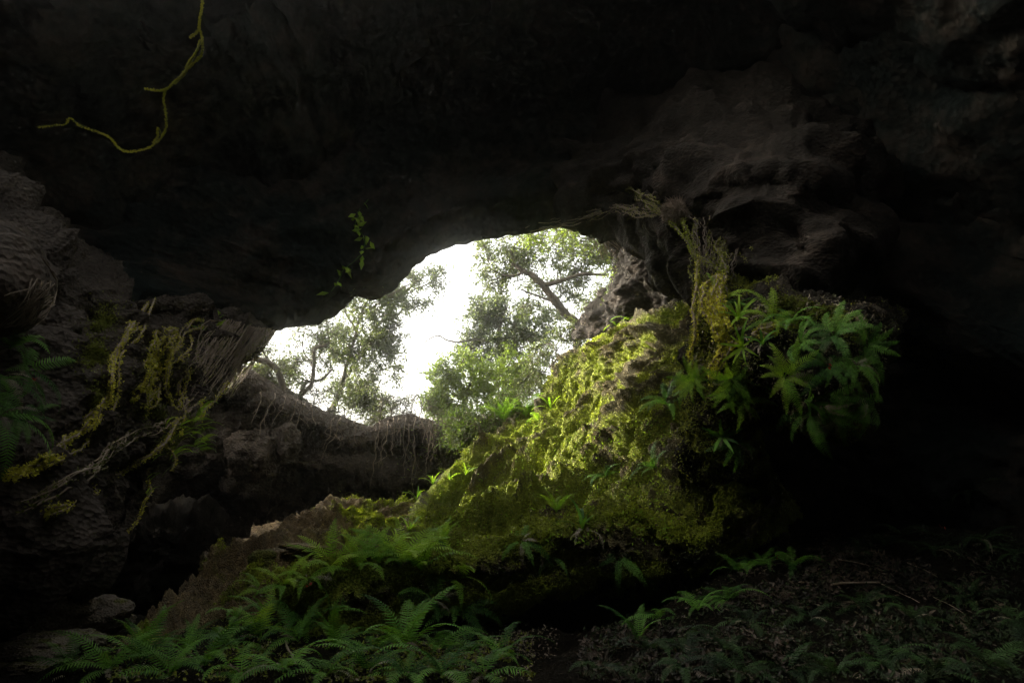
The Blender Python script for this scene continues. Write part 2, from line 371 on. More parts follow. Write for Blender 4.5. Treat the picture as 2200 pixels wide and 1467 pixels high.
# added dark sheet standing in for the black shade between left wall and mound
oc = [
 [(20, 1150, 10.4), (120, 1135, 10.2), (200, 1120, 10), (300, 1105, 9.8), (400, 1110, 9.8), (480, 1140, 9.6)],
 [(20, 1175, 9.2), (120, 1165, 9.0), (200, 1145, 8.9), (300, 1125, 8.8), (400, 1140, 8.5), (470, 1175, 8.2)],
 [(20, 1240, 8.6), (120, 1230, 8.5), (200, 1220, 8.5), (300, 1200, 8.4), (400, 1210, 8.1), (460, 1230, 7.8)],
 [(20, 1320, 8.6), (120, 1320, 8.6), (200, 1320, 8.5), (300, 1320, 8.3), (380, 1310, 8.0), (440, 1320, 7.6)],
 [(20, 1420, 9), (120, 1420, 9), (200, 1420, 9), (300, 1420, 8.8), (380, 1420, 8.4), (440, 1420, 8)],
]
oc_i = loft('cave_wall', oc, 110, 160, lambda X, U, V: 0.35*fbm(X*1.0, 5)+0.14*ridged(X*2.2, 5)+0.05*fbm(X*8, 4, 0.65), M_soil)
tag(oc_i['o'], kind='structure')

# mossy slope
ms = [
 [(1580, 640, 9.4), (1480, 700, 11), (1360, 760, 12.6), (1270, 800, 13.6), (1200, 850, 14), (1140, 900, 14.2), (1060, 950, 14), (980, 1000, 13), (900, 1080, 11.4), (840, 1150, 9.8), (760, 1200, 8.6)],
 [(1520, 588, 8.7), (1400, 640, 9.9), (1310, 675, 11), (1225, 722, 12), (1165, 790, 12.6), (1125, 858, 12.8), (1060, 905, 12.5), (985, 950, 11.9), (900, 1042, 10.2), (848, 1118, 8.8), (755, 1166, 7.8)],
 [(1545, 640, 8.2), (1440, 690, 8.9), (1350, 740, 9.8), (1260, 810, 10.6), (1185, 880, 11), (1115, 950, 10.8), (1040, 1005, 10.2), (965, 1060, 9.2), (890, 1115, 8.2), (820, 1160, 7.4), (700, 1200, 6.6)],
 [(1565, 740, 7.6), (1480, 800, 8), (1400, 860, 8.4), (1310, 930, 8.8), (1230, 990, 9), (1150, 1040, 8.6), (1060, 1085, 8), (970, 1130, 7.4), (880, 1170, 6.9), (760, 1215, 6.4), (640, 1250, 6)],
 [(1600, 880, 6.8), (1520, 930, 6.9), (1440, 990, 7), (1360, 1035, 7), (1280, 1075, 7), (1190, 1110, 6.9), (1090, 1145, 6.7), (980, 1180, 6.4), (880, 1215, 6.2), (760, 1255, 5.9), (620, 1290, 5.6)],
 [(1650, 990, 6.2), (1590, 1060, 6.1), (1520, 1110, 6), (1440, 1130, 6), (1350, 1150, 6.1), (1230, 1165, 6.2), (1100, 1195, 6.2), (980, 1225, 6), (860, 1250, 5.8), (740, 1285, 5.6), (600, 1320, 5.4)],
 [(1665, 1080, 5.9), (1600, 1190, 5.8), (1500, 1250, 5.7), (1430, 1215, 5.8), (1330, 1200, 6), (1230, 1205, 6.1), (1100, 1240, 6.1), (980, 1265, 5.9), (860, 1285, 5.8), (740, 1310, 5.5), (600, 1340, 5.3)],
 [(1660, 1100, 7), (1600, 1200, 7), (1490, 1240, 7), (1420, 1230, 7), (1330, 1215, 7.2), (1230, 1225, 7.3), (1100, 1260, 7.3), (980, 1280, 7), (860, 1300, 6.9), (740, 1325, 6.6), (600, 1360, 6.4)],
 [(1660, 1330, 8.2), (1600, 1340, 8.2), (1490, 1350, 8.2), (1420, 1350, 8.2), (1330, 1350, 8.4), (1230, 1360, 8.4), (1100, 1370, 8.4), (980, 1380, 8), (860, 1390, 7.8), (740, 1400, 7.4), (600, 1420, 7)],
]
MS_LINES = [([(930, 1120), (1000, 1100), (1080, 1075), (1150, 1050)], 17, -0.42), ([(900, 1105), (980, 1080), (1060, 1052), (1120, 1020)], 14, 0.16),
            ([(1170, 1010), (1260, 950), (1340, 900), (1420, 840)], 16, -0.22), ([(1180, 975), (1250, 915), (1330, 860), (1400, 800)], 18, -0.10),
            ([(1150, 900), (1230, 830), (1330, 760), (1430, 700)], 22, 0.14), ([(1190, 1030), (1290, 960), (1380, 900), (1450, 850)], 24, 0.16),
            ([(960, 1020), (1040, 980), (1120, 960), (1170, 990)], 22, 0.18), ([(1350, 1150), (1400, 1080), (1470, 1000)], 14, -0.15),
            ([(1180, 1180), (1300, 1120), (1350, 1060)], 16, 0.12)]
def d_ms(X, U, V):
    # ridges run down the slope (along V)
    w = 0.45*noise3(X*0.6)+0.16*noise3(X*1.7)
    a = ridged(np.stack([U*1.7+w, V*0.30, X[..., 2]*0.05], -1), 2, 0.6)
    b = ridged(np.stack([(U+w*0.6)*5.4, V*0.70, X[..., 1]*0.1], -1), 3, 0.6)
    c = ridged(np.stack([(U+w*0.7)*17.0, V*2.4, X[..., 1]*0.3], -1), 3, 0.6)
    f = fbm(X*9.0, 4, 0.6)
    lump = fbm(X*1.1, 4)
    up = np.clip(U/1.0, 0.15, 1)
    rid = 0.20*a+0.30*b+0.115*c
    info_r['r'] = rid
    return (rid+0.025*f+0.07*lump)*up + groove(X, MS_LINES)*np.clip(U-0.7, 0, 1)
info_r = {}
def m_ms(X, U, V, d):
    n = fbm(X*1.7+5, 5)
    low = fbm(X*6+3, 4)
    r = info_r['r']; r = (r-r.mean())/r.std()
    m = 0.66+0.26*r+0.36*n+0.25*low
    m -= 0.45*np.exp(-((U-2.2)/0.5)**2-((V-0.4)/0.7)**2)        # brown earth near the top right
    m += 0.25*np.clip((V-3)/4, 0, 1)
    return np.clip(m, 0, 1)
ms_i = loft('mossy_slope', ms, 560, 760, d_ms, M_mossrock, attr=m_ms)
tag(ms_i['o'], kind='structure')

# brown mound left of the slope
bm = [
 [(1000, 1120, 12), (880, 1080, 12), (800, 1080, 12), (700, 1090, 11.8), (600, 1140, 11), (500, 1190, 9.8), (400, 1260, 8.5), (300, 1340, 7), (200, 1420, 5.8)],
 [(960, 1090, 11.2), (880, 1062, 11), (815, 1042, 10.6), (745, 1046, 10.2), (640, 1082, 9.4), (540, 1130, 8.4), (430, 1190, 7.3), (330, 1280, 6.2), (215, 1372, 5.1)],
 [(960, 1110, 10.2), (880, 1095, 9.8), (810, 1085, 9.4), (730, 1092, 8.9), (640, 1128, 8.3), (550, 1170, 7.6), (450, 1225, 6.8), (350, 1300, 5.9), (240, 1382, 5.0)],
 [(950, 1140, 9.2), (870, 1140, 8.8), (790, 1140, 8.4), (700, 1155, 7.9), (620, 1185, 7.4), (540, 1225, 6.8), (450, 1270, 6.2), (360, 1330, 5.5), (250, 1400, 4.8)],
 [(930, 1180, 8.4), (850, 1185, 7.8), (760, 1190, 7.3), (670, 1215, 6.9), (590, 1250, 6.5), (510, 1280, 6.1), (430, 1320, 5.6), (350, 1370, 5.1), (270, 1430, 4.6)],
 [(900, 1260, 7.4), (820, 1280, 6.9), (740, 1290, 6.5), (650, 1310, 6.2), (580, 1340, 5.8), (500, 1370, 5.5), (430, 1400, 5.1), (360, 1440, 4.7), (290, 1480, 4.4)],
]
BM_LINES = [([(600, 1195), (660, 1190), (720, 1165), (760, 1140)], 12, -0.25), ([(500, 1160), (560, 1150), (620, 1120)], 10, -0.14),
            ([(760, 1075), (800, 1060), (840, 1075)], 25, 0.10), ([(640, 1150), (700, 1120), (780, 1110)], 12, 0.12)]
def d_bm(X, U, V):
    Y = np.stack([U*1.6+0.5*noise3(X*0.9), V*0.5, X[..., 2]*0.1], -1)
    return 0.24*ridged(Y, 3, 0.6)+0.18*ridged(np.stack([U*4.5+noise3(X*1.3), V*1.0, X[..., 1]*.2], -1), 4, 0.6)+0.05*fbm(X*6, 4, 0.6)+0.14*fbm(X*1.7, 4)+groove(X, BM_LINES)
def m_bm(X, U, V, d):
    px, py, _ = project(X.reshape(-1, 3)); px = px.reshape(U.shape); py = py.reshape(U.shape)
    patch = np.exp(-((px-800)/75)**2-((py-1085)/55)**2) + 0.9*np.exp(-((px-790)/80)**2-((py-1200)/28)**2)+0.6*np.exp(-((px-700)/60)**2-((py-1140)/25)**2)+0.5*np.exp(-((px-560)/30)**2-((py-1215)/28)**2)
    return np.clip(0.12+0.75*patch+0.45*fbm(X*2.1, 5), 0, 1)
bm_i = loft('earth_mound', bm, 360, 480, d_bm, M_earth, attr=m_bm)
tag(bm_i['o'], kind='structure')

# cave floor: one height field through chosen points
GP = [(100, 1480, 3.9), (500, 1480, 4.0), (800, 1480, 4.1), (1100, 1480, 4.1), (1400, 1490, 4.0), (1800, 1480, 3.9), (2200, 1480, 3.8), (-300, 1470, 3.6), (2700, 1450, 3.8),
      (150, 1420, 4.6), (400, 1420, 4.9), (700, 1400, 5.1), (950, 1400, 5.2), (1150, 1410, 5.3), (1350, 1400, 5.0), (1500, 1300, 5.2), (1620, 1215, 5.7), (1800, 1160, 5.9), (2000, 1130, 5.9), (2250, 1110, 5.8),
      (2600, 1150, 5.4), (1600, 1400, 4.5), (1900, 1330, 4.7), (2200, 1330, 4.5), (560, 1350, 5.7), (700, 1345, 5.9), (250, 1400, 5.4), (0, 1400, 5.0), (-400, 1350, 4.5)]
gx = [P(*g) for g in GP]
gx += [np.array(p, float) for p in [(0, 0, 0.1), (-6, 0, 0.1), (6, 0, 0.4), (0, -5, 0), (-8, -5, 0), (8, -5, 0), (0, 8.5, 0.7), (-3, 8.5, 0.6), (3, 8, 0.4), (1.2, 7, 0.2), (-6, 9, 0.8), (7, 9, 1.6), (0, 12, 0.9), (-6, 13, 0.5), (-4, 11, .3), (-5, 9, .3), (6, 13, 1.6), (0, 2, 0.25), (-4, 2, 0.2), (4, 2, 0.4)]]
gx = np.array(gx)
def ground_z(x, y):
    d2 = (x[..., None]-gx[:, 0])**2+(y[..., None]-gx[:, 1])**2
    w = 1/(d2+0.15)**1.6
    return (w*gx[:, 2]).sum(-1)/w.sum(-1)
xx, yy = np.meshgrid(np.linspace(-14, 14, 520), np.linspace(-7, 16, 440), indexing='ij')
X0 = np.stack([xx, yy, np.zeros_like(xx)], -1)
zz = ground_z(xx, yy) + 0.09*fbm(X0*1.6, 5) + 0.05*ridged(X0*4, 4)
Gg = np.stack([xx, yy, zz], -1)
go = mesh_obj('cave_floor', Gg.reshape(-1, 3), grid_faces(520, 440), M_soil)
tag(go, kind='structure')
SHEETS.append(('cave_floor', Gg.reshape(-1, 3), grid_faces(520, 440), dict(o=go, G=Gg)))

# ground outside, at the level of the rim, out to the horizon
xo, yo = np.meshgrid(np.concatenate([np.linspace(-900, -31, 20), np.linspace(-30, 30, 121), np.linspace(31, 900, 20)]), np.concatenate([np.linspace(13.9, 40, 60), np.linspace(42, 1500, 25)]), indexing='ij')
zo = 3.35 + 0.012*(yo-14) + 0.25*fbm(np.stack([xo*0.3, yo*0.3, xo*0], -1), 4)
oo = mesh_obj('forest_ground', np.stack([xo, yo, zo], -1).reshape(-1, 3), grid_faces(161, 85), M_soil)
tag(oo, kind='structure')

# rock shell behind the camera, with the back of the cave left partly open
sh_rows = []
for k in range(9):
    th = math.radians(-30 + k*15)
    row = []
    for j in range(9):
        ph = math.radians(180 + (j-4)*27)
        r = 10.5
        row.append(W(r*math.sin(ph)*math.cos(th)*1.25, 1.0 + r*math.cos(ph)*math.cos(th)*0.85, 1 + r*0.85*math.sin(th)))
    sh_rows.append(row)
SHELL_ON = True
if SHELL_ON:
    so = loft('cave_wall', sh_rows, 60, 90, lambda X, U, V: 0.3*fbm(X*0.5, 4), M_wall, register=False)
    tag(so['o'], kind='structure')

# rock ledge at the right that carries the ferns
ledge = [
 [(1500, 610, 7.6), (1580, 615, 7.0), (1660, 630, 6.8), (1750, 645, 6.6), (1850, 660, 6.8), (1930, 690, 7.4)],
 [(1500, 650, 6.6), (1560, 650, 5.9), (1650, 660, 5.6), (1750, 668, 5.4), (1845, 685, 5.6), (1915, 715, 6.4)],
 [(1490, 760, 6.2), (1550, 760, 5.5), (1650, 755, 5.1), (1750, 765, 4.9), (1835, 765, 5.2), (1895, 770, 6)],
 [(1480, 850, 6.2), (1540, 850, 5.6), (1640, 835, 5.3), (1750, 835, 5.1), (1825, 845, 5.3), (1870, 850, 6)],
 [(1470, 940, 6.3), (1540, 935, 5.8), (1610, 880, 5.7), (1740, 872, 5.4), (1805, 885, 5.6), (1845, 900, 6.2)],
 [(1460, 1010, 6.8), (1550, 1010, 6.3), (1620, 900, 6.8), (1735, 890, 6.6), (1800, 905, 6.7), (1835, 915, 7)],
 [(1480, 1000, 8.2), (1550, 980, 8.0), (1640, 880, 8.0), (1735, 870, 7.8), (1800, 880, 7.8), (1835, 890, 7.8)],
]
def d_led(X, U, V): return 0.16*fbm(X*1.9, 5)+0.12*ridged(X*3.2, 4)+0.03*fbm(X*9, 3)
led_i = loft('fern_ledge', ledge, 240, 260, d_led, M_ledge, attr=lambda X, U, V, d: np.clip(0.25+0.6*fbm(X*1.6+9, 5)+0.25*np.exp(-((V-0.7)/0.7)**2), 0, 1))
tag(led_i['o'], kind='structure')
# bulging rock at the far left
lb = [
 [(-260, 470, 4.6), (-150, 450, 4.3), (-40, 460, 4.3), (30, 480, 4.5), (70, 520, 4.8)],
 [(-260, 540, 4.2), (-150, 540, 3.7), (-40, 530, 3.6), (40, 540, 3.8), (92, 570, 4.6)],
 [(-260, 600, 4.2), (-150, 610, 3.6), (-40, 610, 3.45), (50, 605, 3.6), (110, 625, 4.5)],
 [(-260, 670, 4.2), (-150, 680, 3.7), (-40, 680, 3.6), (30, 670, 3.8), (80, 665, 4.5)],
 [(-260, 700, 4.9), (-150, 710, 4.5), (-40, 705, 4.4), (20, 690, 4.6), (60, 680, 4.9)],
]
lb_i = loft('rock_bulge', lb, 110, 130, lambda X, U, V: 0.10*fbm(X*1.2, 5)+0.05*ridged(X*2.2, 5), M_wall)
tag(lb_i['o'], 'dark rounded rock bulging out of the left wall at the photo edge', 'rock')


# ---------------------------------------------------------------- added fill-light holes: ragged, cut in the unseen roof above and behind the camera
def cut_fill_holes(infos, holes):
    for info in infos:
        V = info['G'].reshape(-1, 3); F = info['F']; c = V[F].mean(1)
        n1 = fbm(c*0.9, 4); cut = np.zeros(len(c), bool)
        for (hx, hy, rx, ry, zmin) in holes:
            cut |= (np.hypot((c[:, 0]-hx)/rx, (c[:, 1]-hy)/ry)+0.35*n1 < 1) & (c[:, 2] > zmin)
        if cut.any():
            o = info['o']; old = o.data; F2 = F[~cut]
            if info['flip']: F2 = F2[:, ::-1]
            n = mesh_obj('tmp', V, F2, info['mat']); o.data = n.data; D.objects.remove(n); o.data.name = old.name; D.meshes.remove(old)
        print('SKYLIGHT', info['o'].name, int(cut.sum()), len(c))
FILL_HOLES = [(-2.0, 3.1, 4.3, 3.3, 4.5), (2.7, 0.2, 1.6, 2.0, 4.5)]
cut_fill_holes([ceil_i, so], FILL_HOLES)
# ---------------------------------------------------------------- ray casting on the sheets
_V = []; _F = []; _own = []; off = 0
for nm, V, F, info in SHEETS:
    _V.append(V); _F.append(F+off); _own += [nm]*0; off += len(V)
_Vc = np.concatenate(_V); _Fc = np.concatenate(_F)
BVH = BVHTree.FromPolygons(_Vc.tolist(), _Fc.tolist())
CAMV = Vector(CAM)
def hit(px, py):
    d = (pv(px, py, 1.0)-CAMV).normalized()
    loc, n, i, dist = BVH.ray_cast(CAMV, d)
    if loc is None: return None
    if n.dot(d) > 0: n = -n
    return loc, n
# ---------------------------------------------------------------- foliage materials
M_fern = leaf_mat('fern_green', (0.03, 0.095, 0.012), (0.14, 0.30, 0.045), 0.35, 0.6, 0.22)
M_fern_shade = leaf_mat('fern_dark', (0.010, 0.026, 0.008), (0.035, 0.075, 0.018), 0.25, 0.6, 0.2)  # fern green darkened: shade of the lower right put into the colour
M_fern_y = leaf_mat('fern_yellow_green', (0.13, 0.27, 0.025), (0.30, 0.45, 0.05), 0.45, 0.6, 0.2)  # yellow-green fern, colour raised in place of light on slope foot and ledge
M_dead = leaf_mat('dead_frond', (0.14, 0.11, 0.08), (0.34, 0.29, 0.22), 0.15, 0.6, 0.3)
M_leaf = leaf_mat('tree_leaf', (0.055, 0.075, 0.03), (0.12, 0.15, 0.055), 0.35, 0.5, 0.4)
M_leaf2 = leaf_mat('tree_leaf_light', (0.07, 0.11, 0.02), (0.16, 0.22, 0.04), 0.45, 0.5, 0.4)
M_moss = leaf_mat('moss_leaf', (0.09, 0.125, 0.010), (0.29, 0.34, 0.03), 0.25, 0.7, 0.2, 1.6)
M_moss_lit = leaf_mat('lichen_yellow', (0.30, 0.30, 0.03), (0.62, 0.58, 0.08), 0.2, 0.7, 0.2, 1.6)  # yellow moss, base colour raised to make up for missing light
M_mossd = leaf_mat('moss_leaf_dark', (0.07, 0.09, 0.012), (0.19, 0.21, 0.03), 0.2, 0.7, 0.2, 1.6)
M_bark = rock_mat('bark', [(0.25, (0.03, 0.025, 0.018)), (0.5, (0.09, 0.07, 0.05)), (0.75, (0.19, 0.15, 0.11))], 4.0, (1, 1, .4), bump=0.5)
M_root = rock_mat('root_bark', [(0.25, (0.10, 0.075, 0.055)), (0.5, (0.22, 0.17, 0.125)), (0.75, (0.38, 0.31, 0.24))], 6.0, bump=0.3)
M_litter = leaf_mat('fallen_leaf', (0.02, 0.016, 0.012), (0.12, 0.085, 0.06), 0.1, 0.6, 0.3, 9.0)
M_hair = rock_mat('rootlet_brown', [(0.25, (0.03, 0.024, 0.018)), (0.5, (0.08, 0.062, 0.046)), (0.75, (0.17, 0.135, 0.10))], 6.0, bump=0.3)
M_crumb = leaf_mat('earth_crumb', (0.06, 0.042, 0.02), (0.34, 0.25, 0.12), 0.0, 0.9, 0.1, 5.0)
M_under = leaf_mat('undergrowth_dark', (0.012, 0.022, 0.008), (0.045, 0.065, 0.025), 0.2, 0.6, 0.2, 5.0)
M_red = leaf_mat('red_leaf', (0.35, 0.03, 0.02), (0.5, 0.05, 0.03), 0.3)

# ---------------------------------------------------------------- tubes
class Acc:
    def __init__(s): s.V = []; s.F4 = []; s.F3 = []; s.n = 0
    def add(s, V, F4=None, F3=None):
        s.V.append(V)
        if F4 is not None and len(F4): s.F4.append(np.asarray(F4)+s.n)
        if F3 is not None and len(F3): s.F3.append(np.asarray(F3)+s.n)
        s.n += len(V)
    def build(s, name, mat, parent=None, smooth=True):
        F = []
        if s.F4: F.append(np.concatenate(s.F4))
        if s.F3: F.append(np.concatenate(s.F3))
        if parent is not None and parent.type == 'EMPTY':
            off = np.array(parent.location)
        elif parent is not None: off = np.array(parent.get('_o', (0, 0, 0)))
        else: off = np.zeros(3)
        return mesh_obj(name, np.concatenate(s.V)-off, F, mat, parent, smooth)
def path(pts, n, wig=0.0, wf=2.0, seed=0.0):
    A = np.array(pts, float); Q = cr(A, n) if len(A) > 2 else A[0]+(A[1]-A[0])*np.linspace(0, 1, n)[:, None]
    if wig:
        t = np.linspace(0, 1, n)[:, None]
        s = np.concatenate([Q*wf + seed + 31*k for k in range(1)], 0)
        w = np.stack([noise3(Q*wf+seed), noise3(Q*wf+seed+50), noise3(Q*wf+seed+99)], -1)
        w2 = np.stack([noise3(Q*wf*3+seed), noise3(Q*wf*3+seed+50), noise3(Q*wf*3+seed+99)], -1)
        Q = Q + wig*(w+0.45*w2)*np.minimum(1, t*6)
    return Q
def tube(acc, Q, r0, r1, k=5, lump=0.0):
    n = len(Q); T = np.gradient(Q, axis=0); T /= np.linalg.norm(T, axis=1)[:, None]+1e-9
    ref = np.array([0.3, -0.9, 0.31]); 
    A = np.cross(T, ref); A /= np.linalg.norm(A, axis=1)[:, None]+1e-9; B = np.cross(T, A)
    r = r0+(r1-r0)*np.linspace(0, 1, n)
    if lump: r = r*(1+lump*noise3(Q*9))
    th = np.arange(k)*2*math.pi/k
    V = Q[:, None, :] + r[:, None, None]*(np.cos(th)[None, :, None]*A[:, None, :]+np.sin(th)[None, :, None]*B[:, None, :])
    i = np.arange(n-1)[:, None]; j = np.arange(k)[None, :]
    F = np.stack([i*k+j, i*k+(j+1) % k, (i+1)*k+(j+1) % k, (i+1)*k+j], -1).reshape(-1, 4)
    acc.add(V.reshape(-1, 3), F)
def unit(v): return v/(np.linalg.norm(v, axis=-1, keepdims=True)+1e-9)
def scatter_leaves(acc, C, L, Wd, dirs=None, nrm=None, spread=1.0, fold=0.0):
    """C (n,3) leaf bases, L lengths, Wd widths; kite shaped leaves as one quad each"""
    n = len(C)
    d = rng.normal(size=(n, 3))*spread
    if dirs is not None: d = d + dirs
    d = unit(d)
    u = rng.normal(size=(n, 3)) if nrm is None else rng.normal(size=(n, 3))*0.6+nrm
    s = unit(np.cross(d, u))
    L = np.broadcast_to(L, (n,))[:, None]; Wd = np.broadcast_to(Wd, (n,))[:, None]
    up = np.cross(s, d)
    V = np.stack([C, C+d*L*0.45+s*Wd*0.5, C+d*L-up*L*fold, C+d*L*0.45-s*Wd*0.5], 1)
    a = np.arange(n*4).reshape(n, 4)
    acc.add(V.reshape(-1, 3), a)

# ---------------------------------------------------------------- moss cover
def moss_points(info, n, thr=0.35, umin=0, umax=99, power=1.5):
    G = info['G']; U = info['U']; m = info['at']
    e1 = G[1:, :-1]-G[:-1, :-1]; e2 = G[:-1, 1:]-G[:-1, :-1]
    ar = np.linalg.norm(np.cross(e1, e2), axis=-1)
    mm = m[:-1, :-1]; uu = U[:-1, :-1]
    dd = np.maximum((G[:-1, :-1]-CAM)@FWD, 3)
    w = ar*np.clip(mm-thr, 0, 1)**power*((uu > umin) & (uu < umax))/dd**1.2
    w = w.ravel()/w.sum()
    i = rng.choice(len(w), n, p=w); r, c = np.unravel_index(i, mm.shape)
    a = rng.random((n, 1)); b = rng.random((n, 1))
    p = G[r, c]*(1-a)*(1-b)+G[r+1, c]*a*(1-b)+G[r, c+1]*(1-a)*b+G[r+1, c+1]*a*b
    return p, info['n'][r, c], m[r, c]
def surface_scatter(name, info, n, mat, lo, hi, asp, ymin=None):
    info2 = dict(info); info2['at'] = np.ones(info['U'].shape)
    p, nr, m = moss_points(info2, n, thr=0, umin=.6, umax=ymin or 99)
    view = unit(CAM-p); fl = np.sign((nr*view).sum(1))[:, None]; nr = nr*np.where(fl == 0, 1, fl)
    cl = fbm(p*2.2, 4); k = rng.random(n) < .35+cl; p = p[k]; nr = nr[k]; acc = Acc(); L = rng.uniform(lo, hi, len(p))
    scatter_leaves(acc, p+nr*.01, L, L*asp, dirs=unit(np.cross(rng.normal(size=nr.shape), nr))*1.3+nr*.4, nrm=nr, spread=.7, fold=.15)
    return tag(acc.build(name, mat, smooth=False), None, None, None, 'stuff')
def moss_cover(name, info, n, mat, lo=0.014, hi=0.034, **kw):
    p, nr, m = moss_points(info, n, **kw)
    view = unit(CAM-p); fl = np.sign((nr*view).sum(1))[:, None]; nr = nr*np.where(fl == 0, 1, fl)
    clump = fbm(p*9, 2)
    d = np.maximum((p-CAM)@FWD, 3)/8
    acc = Acc()
    base = p + nr*(0.004+0.02*np.clip(clump, -0.2, 1))[:, None]
    L = rng.uniform(lo, hi, n)*d**0.6
    scatter_leaves(acc, base, L, L*0.75, dirs=nr*0.8+np.array([-0.35, -0.2, -0.45]), spread=0.6)
    o = acc.build(name, mat, smooth=False)
    return tag(o, None, None, None, 'stuff')
moss_cover('moss', ms_i, 430000, M_moss, lo=.010, hi=.026, thr=0.30, umin=0.6, umax=6.6)
moss_cover('moss', bm_i, 60000, M_moss, thr=0.42, umin=0.3)

# ---------------------------------------------------------------- ferns
def frond_mesh(name, e0, e1, npin, width, mat, seed, curl=0.0, side=0.0, gap=0.0):
    r = np.random.default_rng(seed); m = 14
    t = np.linspace(0, 1, 40); el = np.radians(e0+(e1-e0)*t**1.15)
    az = side*t**1.5
    st = np.stack([np.cos(el)*np.sin(az), np.cos(el)*np.cos(az), np.sin(el)], -1)/39
    Q = np.concatenate([[[0, 0, 0]], np.cumsum(st, 0)[:-1]])
    acc = Acc(); tube(acc, Q[::3], 0.0075, 0.002, 3)
    tt = np.linspace(0.13, 0.985, npin)
    idx = tt*39; i0 = idx.astype(int); f = (idx-i0)[:, None]
    C = Q[i0]*(1-f)+Q[np.minimum(i0+1, 39)]*f
    T = unit(np.gradient(Q, axis=0))[i0]
    up = np.array([0, 0, 1.0]); S = unit(np.cross(T, np.cross(up+1e-3, T)*0+np.cross(T, up)*0+up))
    S = unit(np.cross(T, up)); Nn = np.cross(S, T)
    prof = width*np.clip(np.sin(np.pi*np.clip(tt*0.93+0.07, 0, 1)**0.72), 0.03, 1)**0.75
    sp = (tt[1]-tt[0])
    for sgn in (-1, 1):
        keep = r.random(npin) > gap
        L = prof*r.uniform(0.88, 1.06, npin)
        fwd = 0.30+0.35*tt
        dr = unit(S*sgn + T*fwd[:, None]*1.0 - Nn*(0.18+0.12*r.random(npin))[:, None] + r.normal(size=(npin, 3))*0.05)
        wv = T*(sp*0.30)
        a = C - wv*0.8; b = C + dr*(L*0.45)[:, None] - wv*0.85 + Nn*0.006; c = C+dr*L[:, None]+wv*0.3; d = C+dr*(L*0.5)[:, None]+wv*1.0+Nn*0.004; e = C+wv*0.8
        V = np.stack([a, b, c, d, e], 1)[keep]
        n = len(V); k = np.arange(n)[:, None]*5
        acc.add(V.reshape(-1, 3), np.concatenate([k+0, k+1, k+3, k+4], 1), np.concatenate([k+1, k+2, k+3], 1))
    o = acc.build(name, mat, smooth=False); me = o.data; D.objects.remove(o); return me
def strap_mesh(name, e0, e1, width, mat, seed):
    t = np.linspace(0, 1, 14); el = np.radians(e0+(e1-e0)*t**1.2)
    Q = np.concatenate([[[0, 0, 0]], np.cumsum(np.stack([np.zeros(14), np.cos(el), np.sin(el)], -1)/13, 0)[:-1]])
    T = unit(np.gradient(Q, axis=0)); S = np.array([1.0, 0, 0]); Nn = np.cross(S, T)
    w = width*np.sin(np.pi*np.clip(t*0.97+0.03, 0, 1)**0.8)**0.7*0.5
    wave = 1+0.12*np.sin(t*40)
    V = np.stack([Q-S*(w*wave)[:, None]+Nn*0.012, Q, Q+S*(w*wave)[:, None]+Nn*0.012], 1)
    acc = Acc(); acc.add(V.reshape(-1, 3), grid_faces(14, 3)); o = acc.build(name, mat, smooth=True); me = o.data; D.objects.remove(o); return me
FR = {}
FR['up'] = [frond_mesh('frond', 78-4*k, 8-8*k, 22, 0.15, M_fern, 10+k, side=0.25*(k-1.5)) for k in range(4)]
FR['arch'] = [frond_mesh('frond', 62-8*k, -38-10*k, 22, 0.145, M_fern, 20+k, side=0.3*(k-1.5)) for k in range(4)]
FR['hang'] = [frond_mesh('frond', 30-10*k, -78-4*k, 22, 0.14, M_fern, 30+k, side=0.3*(k-1)) for k in range(3)]
FR['yup'] = [frond_mesh('frond', 76-6*k, 2-10*k, 22, 0.15, M_fern_y, 40+k, side=0.3*(k-1)) for k in range(3)]
FR['yarch'] = [frond_mesh('frond', 55-8*k, -40-10*k, 22, 0.15, M_fern_y, 50+k, side=0.3*(k-1)) for k in range(3)]
FR['darch'] = [frond_mesh('frond', 60-9*k, -42-10*k, 22, 0.14, M_fern_shade, 80+k, side=0.35*(k-1.5)) for k in range(4)]
FR['dead'] = [frond_mesh('dead_frond', 50-15*k, -95-12*k, 24, 0.10, M_dead, 60+k, side=0.7*(k-1), gap=0.15) for k in range(3)]
FR['strap'] = [strap_mesh('leaf', 75-8*k, 15-22*k, 0.11, M_fern, 70+k) for k in range(3)]
FR['ystrap'] = [strap_mesh('leaf', 70-8*k, 10-22*k, 0.10, M_fern_y, 75+k) for k in range(3)]
